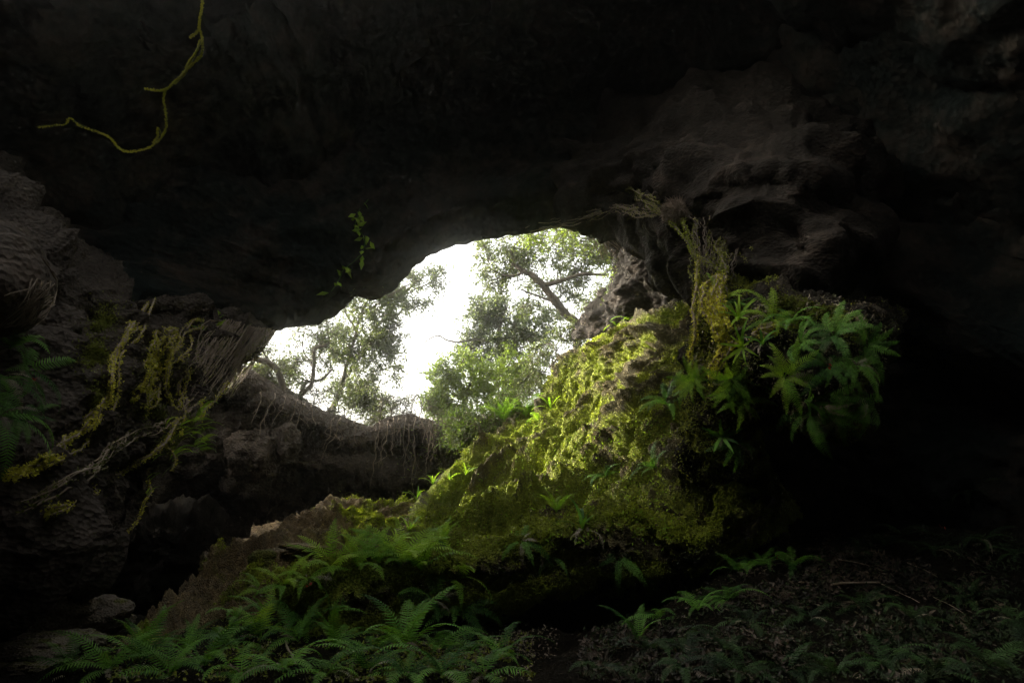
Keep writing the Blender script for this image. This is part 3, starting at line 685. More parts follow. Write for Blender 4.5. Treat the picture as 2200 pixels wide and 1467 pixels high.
def fern(px, py, size, kind, n, label, group=None, dead=0, up=0.6, name='fern', cat='fern', az0=None, azr=2*math.pi, off=0.0, at=None):
    if at is None:
        h = hit(px, py)
        if h is None: return None
        loc, nr = h
    else: loc, nr = at, Vector((0, -0.3, 1))
    loc = loc + nr*off - Vector((0, 0, 0.01))
    e = empty(name, loc); z = (nr*(1-up)+Vector((0, 0, 1))*up).normalized()
    q = z.to_track_quat('Z', 'Y'); e.rotation_mode = 'QUATERNION'
    e.rotation_quaternion = q
    tag(e, label, cat, group)
    a0 = random.uniform(0, 6.28) if az0 is None else az0-azr/2
    for i in range(n+dead):
        k = kind if i < n else 'dead'
        kk = k
        if k == 'mix': kk = random.choice(['up', 'arch', 'arch'])
        if k == 'ymix': kk = random.choice(['yup', 'yarch', 'arch'])
        me = random.choice(FR[kk])
        o = D.objects.new('leaf' if 'strap' in kk else ('dead_frond' if kk == 'dead' else 'frond'), me); COL.objects.link(o); o.parent = e
        a = a0 + azr*(i+random.uniform(-0.35, 0.35))/max(1, n)
        s = size*random.uniform(0.62, 1.08)*(0.8 if kk == 'dead' else 1)
        o.rotation_euler = (random.uniform(-0.22, 0.22), random.uniform(-0.22, 0.22), a)
        o.scale = (s, s, s)
        if kk == 'dead': o['label'] = 'pale dry curled frond'
    return e
ORD = ['first', 'second', 'third', 'fourth', 'fifth', 'sixth', 'seventh', 'eighth', 'ninth', 'tenth', 'eleventh', 'twelfth', 'thirteenth', 'fourteenth', 'fifteenth', 'sixteenth']
def row_of(lst, tmpl, group, **kw):
    lst = sorted(lst)
    for i, a in enumerate(lst):
        px, py, s, k, n = a[:5]; dd = a[5] if len(a) > 5 else 1
        fern(px, py, s, k, n, tmpl % (ORD[i] if i < len(lst)-1 else 'rightmost'), group, dead=dd, **kw)
# ================================================================ ferns
# bottom edge
row_of([(150, 1445, .42, 'mix', 8, 1), (235, 1440, .44, 'mix', 9), (300, 1425, .55, 'up', 8, 1), (365, 1450, .46, 'mix', 9), (440, 1430, .50, 'mix', 9), (520, 1455, .46, 'arch', 8, 1),
        (610, 1440, .5, 'arch', 9), (700, 1452, .46, 'arch', 8), (790, 1445, .5, 'mix', 9), (870, 1455, .48, 'arch', 9), (950, 1450, .5, 'arch', 8, 2), (1040, 1450, .48, 'arch', 8, 2)],
       'green feathery fern growing along the bottom edge, %s from the left', 'ferns along the bottom edge')
row_of([(300, 1405, .36, 'ymix', 7), (400, 1400, .40, 'mix', 8), (490, 1385, .50, 'arch', 9), (560, 1370, .58, 'ymix', 11), (640, 1375, .55, 'mix', 10), (720, 1390, .5, 'mix', 9), (800, 1400, .5, 'arch', 9),
        (870, 1392, .55, 'up', 8), (940, 1395, .5, 'arch', 10), (1010, 1400, .5, 'arch', 9, 1), (1075, 1415, .45, 'arch', 8, 1)],
       'green sword fern in the second row up from the bottom edge, %s of that row', 'second row of ferns below the dark hollow')
fern(505, 1330, .42, 'arch', 9, 'green fern below the round mossy stone, left end of the fern bed', 'ferns on the foot of the mossy slope')
fern(570, 1325, .40, 'mix', 9, 'dense green fern left of the red leaf on the fern bed', 'ferns on the foot of the mossy slope')
fern(625, 1330, .45, 'mix', 8, 'fern with upright tips beside the left edge of the dark hollow', 'ferns on the foot of the mossy slope', dead=1)
fern(705, 1320, .42, 'up', 4, 'three upright lone fronds standing over the dark hollow', 'ferns on the foot of the mossy slope')
row_of([(560, 1272, .38, 'yarch', 8), (610, 1258, .38, 'ymix', 9), (660, 1244, .40, 'yarch', 8), (712, 1226, .46, 'yup', 8), (765, 1216, .46, 'yup', 8), (812, 1208, .46, 'yup', 8), (858, 1216, .62, 'yup', 12),
        (905, 1225, .56, 'yup', 10), (960, 1245, .56, 'ymix', 11, 2)],
       'bright green fern on the lit foot of the mossy slope, %s of the row', 'bright ferns at the foot of the slope')
row_of([(930, 1290, .48, 'mix', 9, 2), (985, 1310, .46, 'arch', 9, 3), (1040, 1335, .46, 'mix', 8, 4), (1075, 1345, .40, 'arch', 6, 4)],
       'fern with silvery dry fronds on the slope right of the dark hollow, %s of them', 'half dry ferns right of the dark hollow')
# mossy slope
fern(1195, 1100, .40, 'yup', 7, 'lone yellow-green fern low on the mossy slope below the long groove', 'ferns on the mossy slope', up=.8)
fern(1300, 1025, .42, 'mix', 8, 'bright fern with arching fronds mid-way on the mossy slope', 'ferns on the mossy slope')
fern(1410, 1003, .46, 'mix', 8, 'green fern on the mossy slope just below the fern ledge', 'ferns on the mossy slope')
fern(1435, 868, .50, 'mix', 9, 'full green fern on the slope left of the root tangle', 'ferns on the mossy slope')
fern(1352, 688, .42, 'yarch', 8, 'sunlit fern near the top of the mossy slope', 'ferns on the mossy slope', up=.8)
fern(1325, 700, .34, 'yarch', 6, 'small sunlit fern left of the fern near the slope top', 'ferns on the mossy slope', up=.8)
fern(1185, 880, .40, 'ystrap', 8, 'glowing strap-leaved fern at the left edge of the lit moss band', 'ferns on the mossy slope', up=.8)
fern(1250, 1140, .40, 'strap', 6, 'strap-leaved fern with upright blade at the lower slope', 'ferns on the mossy slope', dead=3, up=.9)
fern(1120, 1160, .42, 'hang', 7, 'drooping fern with dry fronds low on the shaded slope', 'ferns on the mossy slope', dead=5, up=.5)
fern(1180, 1195, .36, 'hang', 5, 'drooping fern over the lip of the dark cave below the slope', 'ferns on the mossy slope', dead=5, up=.5)
fern(1330, 1195, .42, 'hang', 8, 'dim drooping fern at the lower lip of the slope', 'ferns on the mossy slope', dead=2, up=.5)
fern(955, 1170, .40, 'yup', 8, 'pale feathery fern just above the bright fern row', 'ferns on the mossy slope', up=.8)
for i, (x, y, t) in enumerate([(878, 1140, 'lowest strap-leaved plant on the left rim of the mossy slope'), (895, 1075, 'strap-leaved plant on the left rim of the slope above the lowest one'),
                          (930, 1040, 'strap-leaved plant on the rim of the slope beside the hanging roots'), (965, 1030, 'strap-leaved plant on the rim of the slope right of the longest hanging root'),
                          (1000, 1020, 'small strap-leaved plant on the moss below the hazy fern clump'), (850, 1165, 'strap-leaved tuft where slope and brown mound meet')]):
    fern(x, y, .30, 'ystrap', 7, t, 'strap-leaved plants on the slope rim', up=.8, name='strap_plant', cat='plant')
fern(790, 1056, .34, 'strap', 9, 'bright green leafy tuft on top of the brown mound', 'plants on the brown mound', up=.9, name='strap_plant', cat='plant')
fern(765, 1062, .30, 'ymix', 9, 'yellow-green fern on top of the brown mound', 'plants on the brown mound', up=.9)
fern(738, 1066, .26, 'ystrap', 6, 'small tuft left of the fern on top of the brown mound', 'plants on the brown mound', up=.9, name='strap_plant', cat='plant')
# hazy ferns near the rim
row_of([(935, 985, .62, 'yup', 11), (975, 965, .6, 'yarch', 11), (1010, 945, .6, 'yup', 11), (1055, 925, .55, 'yarch', 10), (1085, 905, .8, 'yup', 12), (1130, 895, .8, 'yup', 12), (1160, 905, .5, 'yarch', 9)],
       'hazy yellow-green fern below the outside bushes at the slope rim, %s of the clump', 'hazy ferns at the slope rim', up=.9)
# ledge ferns
LEDGE = [
 (1545, 655, .36, 'ymix', 9, 'bright fern at the top of the yellow root tangle'), (1575, 668, .34, 'arch', 9, 'green fern beside the red leaves at the ledge top'),
 (1590, 690, .40, 'hang', 9, 'hanging leafy fern right of the yellow root tangle'), (1600, 735, .38, 'hang', 8, 'fern hanging under the leafy one beside the yellow roots'),
 (1500, 800, .36, 'yup', 6, 'yellow-green upright fern at the left end of the ledge'), (1495, 810, .34, 'yarch', 5, 'single-sided bright fern poking left from the ledge'),
 (1570, 800, .40, 'ymix', 9, 'yellow-lit fern below the root tangle on the ledge'), (1600, 815, .36, 'arch', 8, 'green fern right of the yellow-lit one on the ledge'),
 (1580, 870, .40, 'arch', 9, 'dense green fern at the lower left of the ledge'), (1550, 930, .40, 'arch', 9, 'fern where the ledge meets the mossy slope'),
 (1575, 950, .36, 'hang', 8, 'hanging fern beneath the lower left of the ledge'), (1650, 690, .40, 'up', 6, 'fern with one raised frond on the ledge top'),
 (1700, 705, .40, 'arch', 9, 'green fern in the middle of the ledge top'), (1640, 745, .34, 'arch', 7, 'broad fern in the middle of the ledge beside dry leaves'),
 (1735, 740, .42, 'arch', 9, 'fern with dry stalks right of the middle of the ledge'), (1795, 720, .42, 'arch', 9, 'dim fern on the right half of the ledge top'),
 (1850, 735, .42, 'arch', 8, 'dark fern at the right end of the ledge top'), (1680, 800, .42, 'hang', 9, 'large drooping green fern in the middle of the ledge face'),
 (1770, 790, .42, 'arch', 9, 'fern with pale curled fronds on the ledge face'), (1830, 790, .40, 'hang', 9, 'dull green fern at the right of the ledge face'),
 (1720, 850, .42, 'hang', 8, 'fern drooping below the middle of the ledge face'), (1780, 850, .42, 'hang', 9, 'fern beside the small red leaf on the ledge face'),
 (1800, 880, .50, 'hang', 9, 'long fern hanging from the right underside of the ledge'), (1745, 880, .50, 'hang', 7, 'long fern hanging from the middle underside of the ledge'),
 (1840, 850, .42, 'hang', 8, 'dim fern at the lower right corner of the ledge')]
for i, (x, y, s, k, n, t) in enumerate(LEDGE):
    strap_like = 'leafy' in t or i in (3, 9, 13, 20)
    fern(x, y, s*(.82 if not strap_like else .6), ('ystrap' if i < 5 else 'strap') if strap_like else ('yarch' if i in (8, 11, 17) else k), n+2, t, 'ferns on the rock ledge', dead=1 + (x > 1620)*3, up=.35, off=.05)
# lower right ferns
for x, y, s, k, n, t in [
 (1665, 1155, .36, 'mix', 6, 'small fern with two lit fronds at the top of the litter bank'), (1640, 1215, .42, 'arch', 9, 'green fern in the middle left of the litter bank'),
 (1700, 1215, .42, 'arch', 9, 'fern spreading over the litter right of the middle'), (1590, 1230, .42, 'arch', 8, 'fern at the left shoulder of the litter bank'),
 (1560, 1290, .44, 'arch', 9, 'fern on the left side of the litter bank'), (1500, 1310, .44, 'arch', 8, 'fern at the left foot of the litter bank'),
 (1790, 1160, .36, 'arch', 7, 'fern with one arched frond on the crest of the litter bank'), (1940, 1150, .42, 'hang', 8, 'mossy dim fern on the crest right of the litter bank'),
 (1370, 1375, .50, 'up', 4, 'tall single fern left of the bottom right corner bank'), (1290, 1445, .44, 'arch', 8, 'dark fern low beside the black gap at the bottom'),
 (1400, 1400, .44, 'arch', 8, 'dark green fern right of the tall single one'), (1470, 1385, .44, 'arch', 9, 'dark fern below the left foot of the litter bank'),
 (1560, 1400, .40, 'arch', 8, 'dim fern near the bottom below the litter bank'), (2080, 1060, .55, 'hang', 9, 'almost black fern on the right cave wall'),
 (1420, 1330, .40, 'arch', 7, 'dim fern between the tall single one and the slope')]:
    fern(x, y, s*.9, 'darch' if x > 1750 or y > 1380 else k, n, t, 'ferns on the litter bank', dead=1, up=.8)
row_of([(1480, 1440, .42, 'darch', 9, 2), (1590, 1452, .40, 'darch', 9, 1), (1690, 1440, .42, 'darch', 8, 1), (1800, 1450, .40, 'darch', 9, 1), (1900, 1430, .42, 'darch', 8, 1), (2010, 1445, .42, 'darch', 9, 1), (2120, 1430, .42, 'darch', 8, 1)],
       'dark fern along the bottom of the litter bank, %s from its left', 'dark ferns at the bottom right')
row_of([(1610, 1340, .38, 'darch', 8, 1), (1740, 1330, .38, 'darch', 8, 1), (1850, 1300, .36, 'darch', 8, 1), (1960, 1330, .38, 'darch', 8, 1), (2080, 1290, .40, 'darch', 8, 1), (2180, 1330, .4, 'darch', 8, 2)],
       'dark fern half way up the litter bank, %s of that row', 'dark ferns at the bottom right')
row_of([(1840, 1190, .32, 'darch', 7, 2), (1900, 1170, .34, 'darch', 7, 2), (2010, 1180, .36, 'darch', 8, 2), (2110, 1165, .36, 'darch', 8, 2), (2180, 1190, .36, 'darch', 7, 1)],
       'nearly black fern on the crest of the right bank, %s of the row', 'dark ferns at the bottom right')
# left edge ferns
for x, y, s, k, n, t in [
 (-30, 745, .30, 'arch', 7, 'topmost dim fern at the left edge of the photo'), (-20, 800, .30, 'arch', 6, 'fern with one stiff pale frond at the left edge'),
 (10, 850, .30, 'arch', 8, 'green fern reaching right from the left edge'), (20, 880, .28, 'arch', 8, 'fern next to the small red leaf at the left edge'),
 (-10, 920, .34, 'hang', 9, 'drooping fern low at the left edge'), (-30, 970, .34, 'hang', 8, 'lowest drooping fern at the left edge')]:
    fern(x, y, s*1.25, k, n, t, 'ferns at the left edge', dead=2, up=.5, off=.35)
# bright tufts on the edge of the left wall
def edge_tuft(pts, lab, mesh, s, n, px_dir):
    e = empty('fern', pv(*pts)); tag(e, lab, 'fern', 'ferns on the edge of the left wall')
    for i in range(n):
        o = D.objects.new('frond', random.choice(FR[mesh])); COL.objects.link(o); o.parent = e
        o.location = (random.uniform(-.10, .06), random.uniform(-.15, .1), random.uniform(-.26, .22))
        o.rotation_euler = (random.uniform(-.3, .3), random.uniform(-.5, .2), px_dir+random.uniform(-.8, .8)); ss = s*random.uniform(.6, 1.1); o.scale = (ss, ss, ss)
edge_tuft((425, 915, 6.9), 'glowing green fern tuft on the right edge of the left wall', 'yarch', .24, 26, -math.pi/2)
edge_tuft((372, 968, 6.5), 'smaller bright fern hanging below the glowing tuft', 'ystrap', .28, 9, -math.pi/2)
edge_tuft((322, 1045, 6.0), 'tiny yellow-green plant on the hanging root of the left wall', 'ystrap', .16, 6, -math.pi/2)

# ================================================================ roots
def surf_path(pts, lift=0.03, d=None):
    out = []
    for p in pts:
        if len(p) == 3: out.append(P(*p)); continue
        h = hit(*p)
        if h is None: continue
        out.append(np.array(h[0]+h[1]*lift))
    return out
def moss_on(acc, Q, r, n, lo=.012, hi=.024):
    i = rng.integers(0, len(Q)-1, n); f = rng.random((n, 1))
    p = Q[i]*(1-f)+Q[i+1]*f + rng.normal(size=(n, 3))*r*0.7
    scatter_leaves(acc, p, rng.uniform(lo, hi, n), rng.uniform(lo, hi, n)*0.8, spread=1)
def root_thing(name, label, cat, strands, mat, moss=None, group=None, wig=0.03, k=5):
    """strands: (points in picture/surface, r0, r1, moss density per metre)"""
    first = strands[0][0][0]
    Q0 = surf_path([first]) or [P(first[0], first[1], 6)]
    e = empty(name, Q0[0]); tag(e, label, cat, group)
    acc = Acc(); ma = Acc(); nm = 0
    for s, (pts, r0, r1, md) in enumerate(strands):
        A = surf_path(pts)
        if len(A) < 2: continue
        L = sum(np.linalg.norm(np.array(a)-np.array(b)) for a, b in zip(A[:-1], A[1:]))
        n = int(max(8, min(120, L/0.035)))
        Q = path(A, n, wig, 3.0, seed=s*7.1)
        tube(acc, Q, r0, r1, k, 0.5)
        if md and moss: moss_on(ma, Q, max(r0, .008)*1.1, int(L*md)); nm += 1
    acc.build('root', mat, e)
    if nm: ma.build('moss', moss, e, smooth=False)
    return e
# left wall
def jitter_strands(base, n, jx, jy, r0, r1, md, cut=0.0):
    out = []
    for i in range(n):
        ox, oy = random.gauss(0, jx), random.gauss(0, jy); a = 0; b = len(base)
        if cut and len(base) > 3 and random.random() < cut: a = random.randint(0, len(base)-3); b = random.randint(a+2, len(base))
        out.append(([(x+ox+random.gauss(0, jx*.5), y+oy+random.gauss(0, jy*.5)) for x, y in base[a:b]], r0*random.uniform(.6, 1.1), r1, md))
    return out
rA = [(312, 650), (285, 700), (262, 735), (240, 775), (236, 820), (225, 860), (190, 905), (150, 945), (100, 985), (60, 1010), (20, 1030)]
root_thing('climbing_root', 'long mossy root running down the left wall to the photo edge', 'root', jitter_strands(rA, 12, 9, 4, .011, .004, 170, .75)+[(rA, .014, .006, 230)], M_root, M_moss_lit, 'mossy roots on the left wall')
T1_ = [(425, 700), (400, 712), (370, 745), (352, 780), (345, 810), (310, 840), (290, 865)]
T2_ = [(395, 720), (385, 760), (360, 800), (350, 830), (370, 860), (388, 900), (375, 930)]
T3_ = [(375, 712), (345, 730), (330, 760), (325, 800), (300, 840)]
T4_ = [(350, 800), (335, 830), (330, 870), (310, 890)]
T5_ = [(388, 770), (400, 800), (388, 840), (395, 880), (372, 920), (340, 955), (300, 985), (255, 1010), (200, 1045), (140, 1080), (95, 1100)]
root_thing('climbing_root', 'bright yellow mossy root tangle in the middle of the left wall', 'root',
           sum([jitter_strands(b, 5, 9, 6, .014, .004, 260, .5) for b in (T1_, T2_, T3_, T4_)], [])+[(T5_, .018, .006, 200)]+jitter_strands(T5_, 3, 5, 3, .01, .004, 120, .5), M_root, M_moss_lit, 'mossy roots on the left wall', wig=.06)
root_thing('climbing_root', 'thin brown root loop left of the root curtain on the left wall', 'root',
           jitter_strands([(480, 690), (440, 705), (430, 740), (425, 775), (400, 795)], 4, 4, 4, .008, .003, 40)+jitter_strands([(455, 770), (462, 800), (480, 830)], 3, 5, 5, .006, .003, 0), M_root, M_mossd, 'mossy roots on the left wall', wig=.04)
root_thing('climbing_root', 'brown roots streaming down-left under the yellow tangle', 'root',
           jitter_strands([(420, 860), (360, 905), (320, 925), (280, 935), (250, 960), (190, 1010)], 7, 9, 6, .011, .004, 60, .4), M_root, M_mossd, 'mossy roots on the left wall')
root_thing('climbing_root', 'dim rootlets fanning over the lower left wall', 'root',
           jitter_strands([(240, 960), (200, 1000), (150, 1030), (60, 1080)], 8, 16, 10, .009, .004, 30, .3), M_root, M_mossd, 'mossy roots on the left wall')
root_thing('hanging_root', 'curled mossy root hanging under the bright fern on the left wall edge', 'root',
           [([(335, 950, 6.3), (352, 955, 6.3), (365, 970, 6.3), (372, 990, 6.3), (362, 1010, 6.2)], .010, .005, 300), ([(375, 945, 6.4), (352, 955, 6.3)], .008, .004, 200)], M_root, M_moss_lit, 'mossy roots on the left wall')
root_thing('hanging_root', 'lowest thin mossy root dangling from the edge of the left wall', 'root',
           [([(318, 1030, 6.0), (322, 1050, 6.0), (312, 1075, 5.9), (300, 1105, 5.9), (285, 1130, 5.8)], .009, .004, 260), ([(312, 1075, 5.9), (292, 1120, 5.9), (270, 1140, 5.8)], .006, .003, 200)], M_root, M_moss_lit, 'mossy roots on the left wall')
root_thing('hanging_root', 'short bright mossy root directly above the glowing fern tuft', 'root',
           [([(490, 820, 7.8), (462, 855, 7.5), (440, 880, 7.1), (430, 900, 7.0)], .014, .008, 350), ([(462, 850, 7.5), (432, 862, 7.2), (433, 885, 7.1), (430, 900, 7.0)], .012, .008, 350)], M_root, M_moss_lit, 'mossy roots on the left wall')
cs = []
for i in range(150):
    t = random.random(); x0 = 478+t*108; y0 = 688+t*24+random.uniform(-3, 3)
    t2 = min(1, max(0, t+random.gauss(0, .08))); L = random.uniform(.45, 1.0)
    x1 = x0-(95+20*(1-t2))*L; y1 = y0+150*L+random.gauss(0, 6)
    xm = (x0+x1)/2+random.gauss(0, 4); ym = (y0+y1)/2+random.gauss(0, 4)
    cs.append(([(x0, y0), (xm, ym), (x1, y1)], random.uniform(.004, .010), .003, 25 if random.random() < .4 else 0))
root_thing('root_curtain', 'curtain of thin straight brown roots beside the left end of the opening', 'roots', cs, M_root, M_mossd, wig=.02, k=4)
fr = []
for i in range(60):
    x0 = random.uniform(55, 108); y0 = random.uniform(598, 655)
    x1 = x0-random.uniform(20, 60); y1 = min(690, y0+random.uniform(20, 70))
    fr.append(([(x0, y0), ((x0+x1)/2+random.gauss(0, 4), (y0+y1)/2+random.gauss(0, 5)), (x1, y1)], .004, .002, 0))
fr += [([(80, 560), (100, 590), (108, 620), (103, 645), (80, 670), (40, 685), (5, 692)], .006, .003, 0)]*1
root_thing('root_web', 'web of fine pale roots on the dark rock bulge at the left edge', 'roots', fr, M_root, None, k=3, wig=.015)
# dim green leafy patch beside the long root
def moss_patch(label, ells, n, mat, lo=.010, hi=.022, name='moss_patch', lift=.02, cat='moss', group=None):
    pts = []; nr = []
    tries = 0
    while len(pts) < n and tries < n*3:
        tries += 1
        x, y, rx, ry, ang = random.choice(ells); a = random.uniform(0, 6.28); r = abs(random.gauss(0, .5))
        u, v = r*math.cos(a)*rx, r*math.sin(a)*ry; c, s = math.cos(ang), math.sin(ang)
        h = hit(x+u*c-v*s, y+u*s+v*c)
        if h is None: continue
        pts.append(h[0]); nr.append(h[1])
    p = np.array(pts); q = np.array(nr); cl = noise3(p*7)
    keep = rng.random(len(p)) < 0.35+0.9*np.clip(cl, -.3, 1); p = p[keep]; q = q[keep]
    acc = Acc(); L = rng.uniform(lo, hi, len(p)); scatter_leaves(acc, p+q*rng.uniform(0, lift, len(p))[:, None], L, L*.8, dirs=q*.8+np.array([0, 0, -.3]), spread=.8)
    o = acc.build(name, mat, smooth=False); return tag(o, label, cat, group)
moss_patch('dim green moss sheet beside the long root on the left wall', [(225, 690, 60, 45, -.6), (205, 760, 40, 60, .3), (215, 850, 35, 30, -.4)], 9000, M_mossd, group='moss patches on the left wall')
moss_patch('green moss behind the bright root tangle', [(350, 780, 70, 60, 0), (340, 890, 60, 45, 0), (360, 940, 40, 30, 0)], 7000, M_mossd, group='moss patches on the left wall')
moss_patch('brown green moss cushion under the glowing fern tuft', [(400, 905, 40, 30, 0), (370, 960, 25, 25, 0)], 4000, M_mossd, group='moss patches on the left wall')

# right: aerial roots, root ball, yellow root tangle
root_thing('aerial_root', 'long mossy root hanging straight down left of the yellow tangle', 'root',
           [([(1500, 555, 6.3), (1496, 600, 5.9), (1492, 660, 5.6), (1491, 720, 5.5), (1484, 770, 5.5)], .013, .011, 600), ([(1497, 600, 5.9), (1503, 650, 5.7), (1493, 700, 5.6)], .008, .006, 400)], M_root, M_moss_lit, 'mossy aerial roots')
root_thing('aerial_root', 'mossy root winding from the root ball down to the ledge', 'root',
           [([(1455, 440), (1462, 462, 7.6), (1470, 480, 7.4), (1478, 505, 7.3), (1484, 535, 6.9), (1500, 555, 6.5), (1530, 570, 6.1), (1550, 600, 5.8), (1560, 640, 5.6)], .014, .012, 420), ([(1440, 478, 7.3), (1462, 500, 7.2), (1482, 540, 6.9), (1505, 562, 6.5)], .012, .010, 400),
            ([(1490, 480, 7.4), (1497, 510, 7.3), (1500, 530, 7.2)], .01, .005, 200)], M_hair, M_moss, 'mossy aerial roots')
root_thing('aerial_root', 'mossy root curving down from the bulging rock to the fern ledge', 'root',
           [([(1618, 462, 6.75), (1600, 470, 6.7), (1575, 485, 6.7), (1552, 505, 6.8), (1540, 530, 6.5), (1550, 560, 6.1), (1558, 590, 5.8)], .013, .010, 380),
            ([(1590, 485, 6.7), (1600, 510, 6.6), (1610, 530, 6.5)], .008, .004, 200), ([(1560, 540, 6.6), (1590, 545, 6.5), (1605, 560, 6.4)], .006, .003, 200)], M_hair, M_mossd, 'mossy aerial roots')
fs = []
for i in range(34):
    t = random.random(); x0 = 1470+t*140; x1 = 1500+t*70+random.gauss(0, 8); y0 = 470+random.uniform(-10, 25)
    fs.append(([(x0, y0, 7.2), ((x0+x1)/2+random.gauss(0, 6), (y0+590)/2, 6.6), (x1, 590+random.uniform(-20, 60), 5.95)], .006, .003, 90 if random.random() < .5 else 0))
root_thing('aerial_roots', 'loose fall of fine brown rootlets between the root ball and the ledge', 'roots', fs, M_hair, M_mossd, wig=.05, k=4)
yl = []
for i in range(16):
    t = random.random(); x0 = 1515+t*45; yb = 725+random.uniform(-20, 20)
    yl.append(([(1540+t*20, 590+random.uniform(-10, 20), 5.9), (1515+t*42+random.gauss(0, 6), 640, 5.5), (1525+t*32+random.gauss(0, 6), 685, 5.3), (1540+t*22+random.gauss(0, 5), yb, 5.2)], random.uniform(.007, .012), .006, 420))
yl += [([(1535, 595, 5.9), (1515, 620, 5.6), (1508, 650, 5.4), (1520, 685, 5.3), (1540, 715, 5.2)], .014, .010, 600)]
root_thing('root_tangle', 'bright yellow moss-covered root tangle hanging over the left of the ledge', 'roots', yl, M_root, M_moss_lit, wig=.05)
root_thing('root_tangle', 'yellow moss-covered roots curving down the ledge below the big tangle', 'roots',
           jitter_strands([(1575, 740), (1555, 765), (1545, 790), (1540, 815)], 8, 7, 4, .014, .006, 500), M_root, M_moss_lit, wig=.03)
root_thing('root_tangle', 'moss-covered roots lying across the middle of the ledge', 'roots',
           jitter_strands([(1620, 715), (1650, 705), (1680, 690), (1700, 695)], 9, 8, 7, .012, .006, 400, .0), M_root, M_moss_lit, wig=.05)
def fuzzy_ball(name, label, cat, c, r, n, mat, L=.06, squash=(1, 1, 1)):
    acc = Acc(); C = P(*c); 
    th = np.linspace(0, math.pi, 14); ph = np.linspace(0, 2*math.pi, 22)
    a, b = np.meshgrid(th, ph, indexing='ij'); S = np.stack([np.sin(a)*np.cos(b), np.sin(a)*np.sin(b), np.cos(a)], -1)*np.array(squash)
    S = S*(r*(1+.35*noise3(S*2.2)))[..., None] if False else S*r*(1+.35*noise3(S*2.2))[..., None]
    acc.add((S+C).reshape(-1, 3), grid_faces(14, 22))
    d = unit(rng.normal(size=(n, 3)))*np.array(squash)
    p = C + d*r*(0.85+.35*noise3(unit(d)*2.2))[:, None]
    scatter_leaves(acc, p, rng.uniform(.4, 1, n)*L, .006, dirs=d*1.0+np.array([0, 0, -.7]), spread=.8)
    o = acc.build(name, mat); return tag(o, label, cat)
fuzzy_ball('root_ball', 'grey-brown ball of matted rootlets under the ceiling right of the opening', 'root ball', (1455, 455, 7.6), .13, 5000, M_root, .10, (1.15, 1, .95))
fuzzy_ball('root_clump', 'hairy dim clump of rootlets hanging on the bulging rock', 'root clump', (1675, 372, 7.0), .10, 3000, M_root, .08, (1.0, .5, 1.35))
fuzzy_ball('root_clump', 'bushy rootlet clump at the lower right of the bulging rock', 'root clump', (1745, 525, 6.2), .10, 2500, M_hair, .07, (1.3, .5, .7))
root_thing('ceiling_roots', 'net of thin brown roots along the ceiling edge left of the root ball', 'roots',
           jitter_strands([(1150, 490), (1210, 478), (1270, 462), (1330, 448), (1380, 455), (1425, 460)], 16, 8, 5, .008, .003, 20, .7)+
           jitter_strands([(1350, 405), (1375, 420), (1395, 440), (1420, 455)], 9, 7, 5, .010, .004, 120, .3), M_root, M_mossd, wig=.04)
tw = []
for i in range(90):
    x0 = random.uniform(1235, 1345); y0 = 482+random.uniform(-8, 25); L = random.uniform(35, 110); dx = random.uniform(.3, 1.0)*L*.9; dy = random.uniform(.25, .9)*L*.75
    d = random.uniform(10.6, 11.4)
    tw.append(([(x0, y0, d), (x0+dx*.5, y0+dy*.35+random.gauss(0, 4), d-.1), (min(1420, x0+dx), y0+dy, d-.1)], .011, .005, 0))
root_thing('hanging_twigs', 'brush of thin pale bare twigs in the upper right corner of the opening', 'twigs', tw, M_root, None, k=3, wig=.04)

# rim roots hanging down the back wall
RR = [(560, 850, 'r', 60, -20), (588, 852, 'r', 80, -30), (612, 860, 'r', 62, -35), (640, 866, 'r', 85, -40), (655, 872, 'r', 60, -25), (668, 875, 'r', 40, 10),
      (716, 905, 'l', 60, -25), (730, 905, 'l', 105, -50), (760, 912, 'l', 40, 5), (815, 915, 'l', 130, -15), (833, 912, 'l', 100, -22), (836, 920, 'l', 60, 4), (872, 905, 'l', 80, -8), (877, 918, 'l', 104, -6),
      (893, 905, 'l', 178, -6), (900, 900, 'l', 60, 25), (925, 905, 'l', 125, -8), (932, 905, 'l', 90, -5), (940, 905, 'l', 60, 3), (950, 905, 'l', 70, 5), (958, 905, 'l', 50, 6), (968, 905, 'l', 55, 0), (985, 905, 'l', 45, 5), (845, 905, 'l', 40, -4), (855, 905, 'l', 50, 2), (912, 905, 'l', 44, -5)]
for i, (x, y, s, L, dx) in enumerate(RR):
    h = hit(x, y+18); dd = (np.array(h[0])-CAM)@FWD if h else 13
    dd -= .22
    pts = [(x+random.uniform(-3, 3), y-8, dd+.03), (x, y, dd-.05)] + [(x+dx*t+random.gauss(0, 2), y+L*t, dd-.08*t) for t in (.25, .5, .75, 1)]
    st = [(pts, .011 if L > 90 else .009, .004, 0)]
    for k in range(2 if L > 70 else 1):
        t = random.uniform(.1, .5); st.append(([(x+dx*t, y+L*t, dd-.05), (x+dx*t+random.uniform(-14, 14), y+L*(t+.18), dd-.05), (x+dx*t+random.uniform(-18, 18), y+L*(t+.35), dd-.05)], .006, .003, 0))
    side = 'leftmost' if i == 0 else ORD[i+1-1] if i < 16 else None
    lab = 'slanting bare root on the left half of the earth rim, %s from left' % ['first', 'second', 'third', 'fourth', 'fifth', 'last'][i] if i < 6 else (
          'longest bare root hanging from the rim down the back wall' if L == 178 else '')
    if i >= 6 and L != 178:
        lab = 'thin bare root down the back wall, %s right of the slanting ones' % (ORD[i-6] if i-6 < 16 else ['seventeenth', 'eighteenth', 'nineteenth', 'twentieth'][i-22])
    root_thing('hanging_root', lab, 'root', st, M_root, None, 'bare roots hanging from the rim', wig=.05, k=4)
tn = []
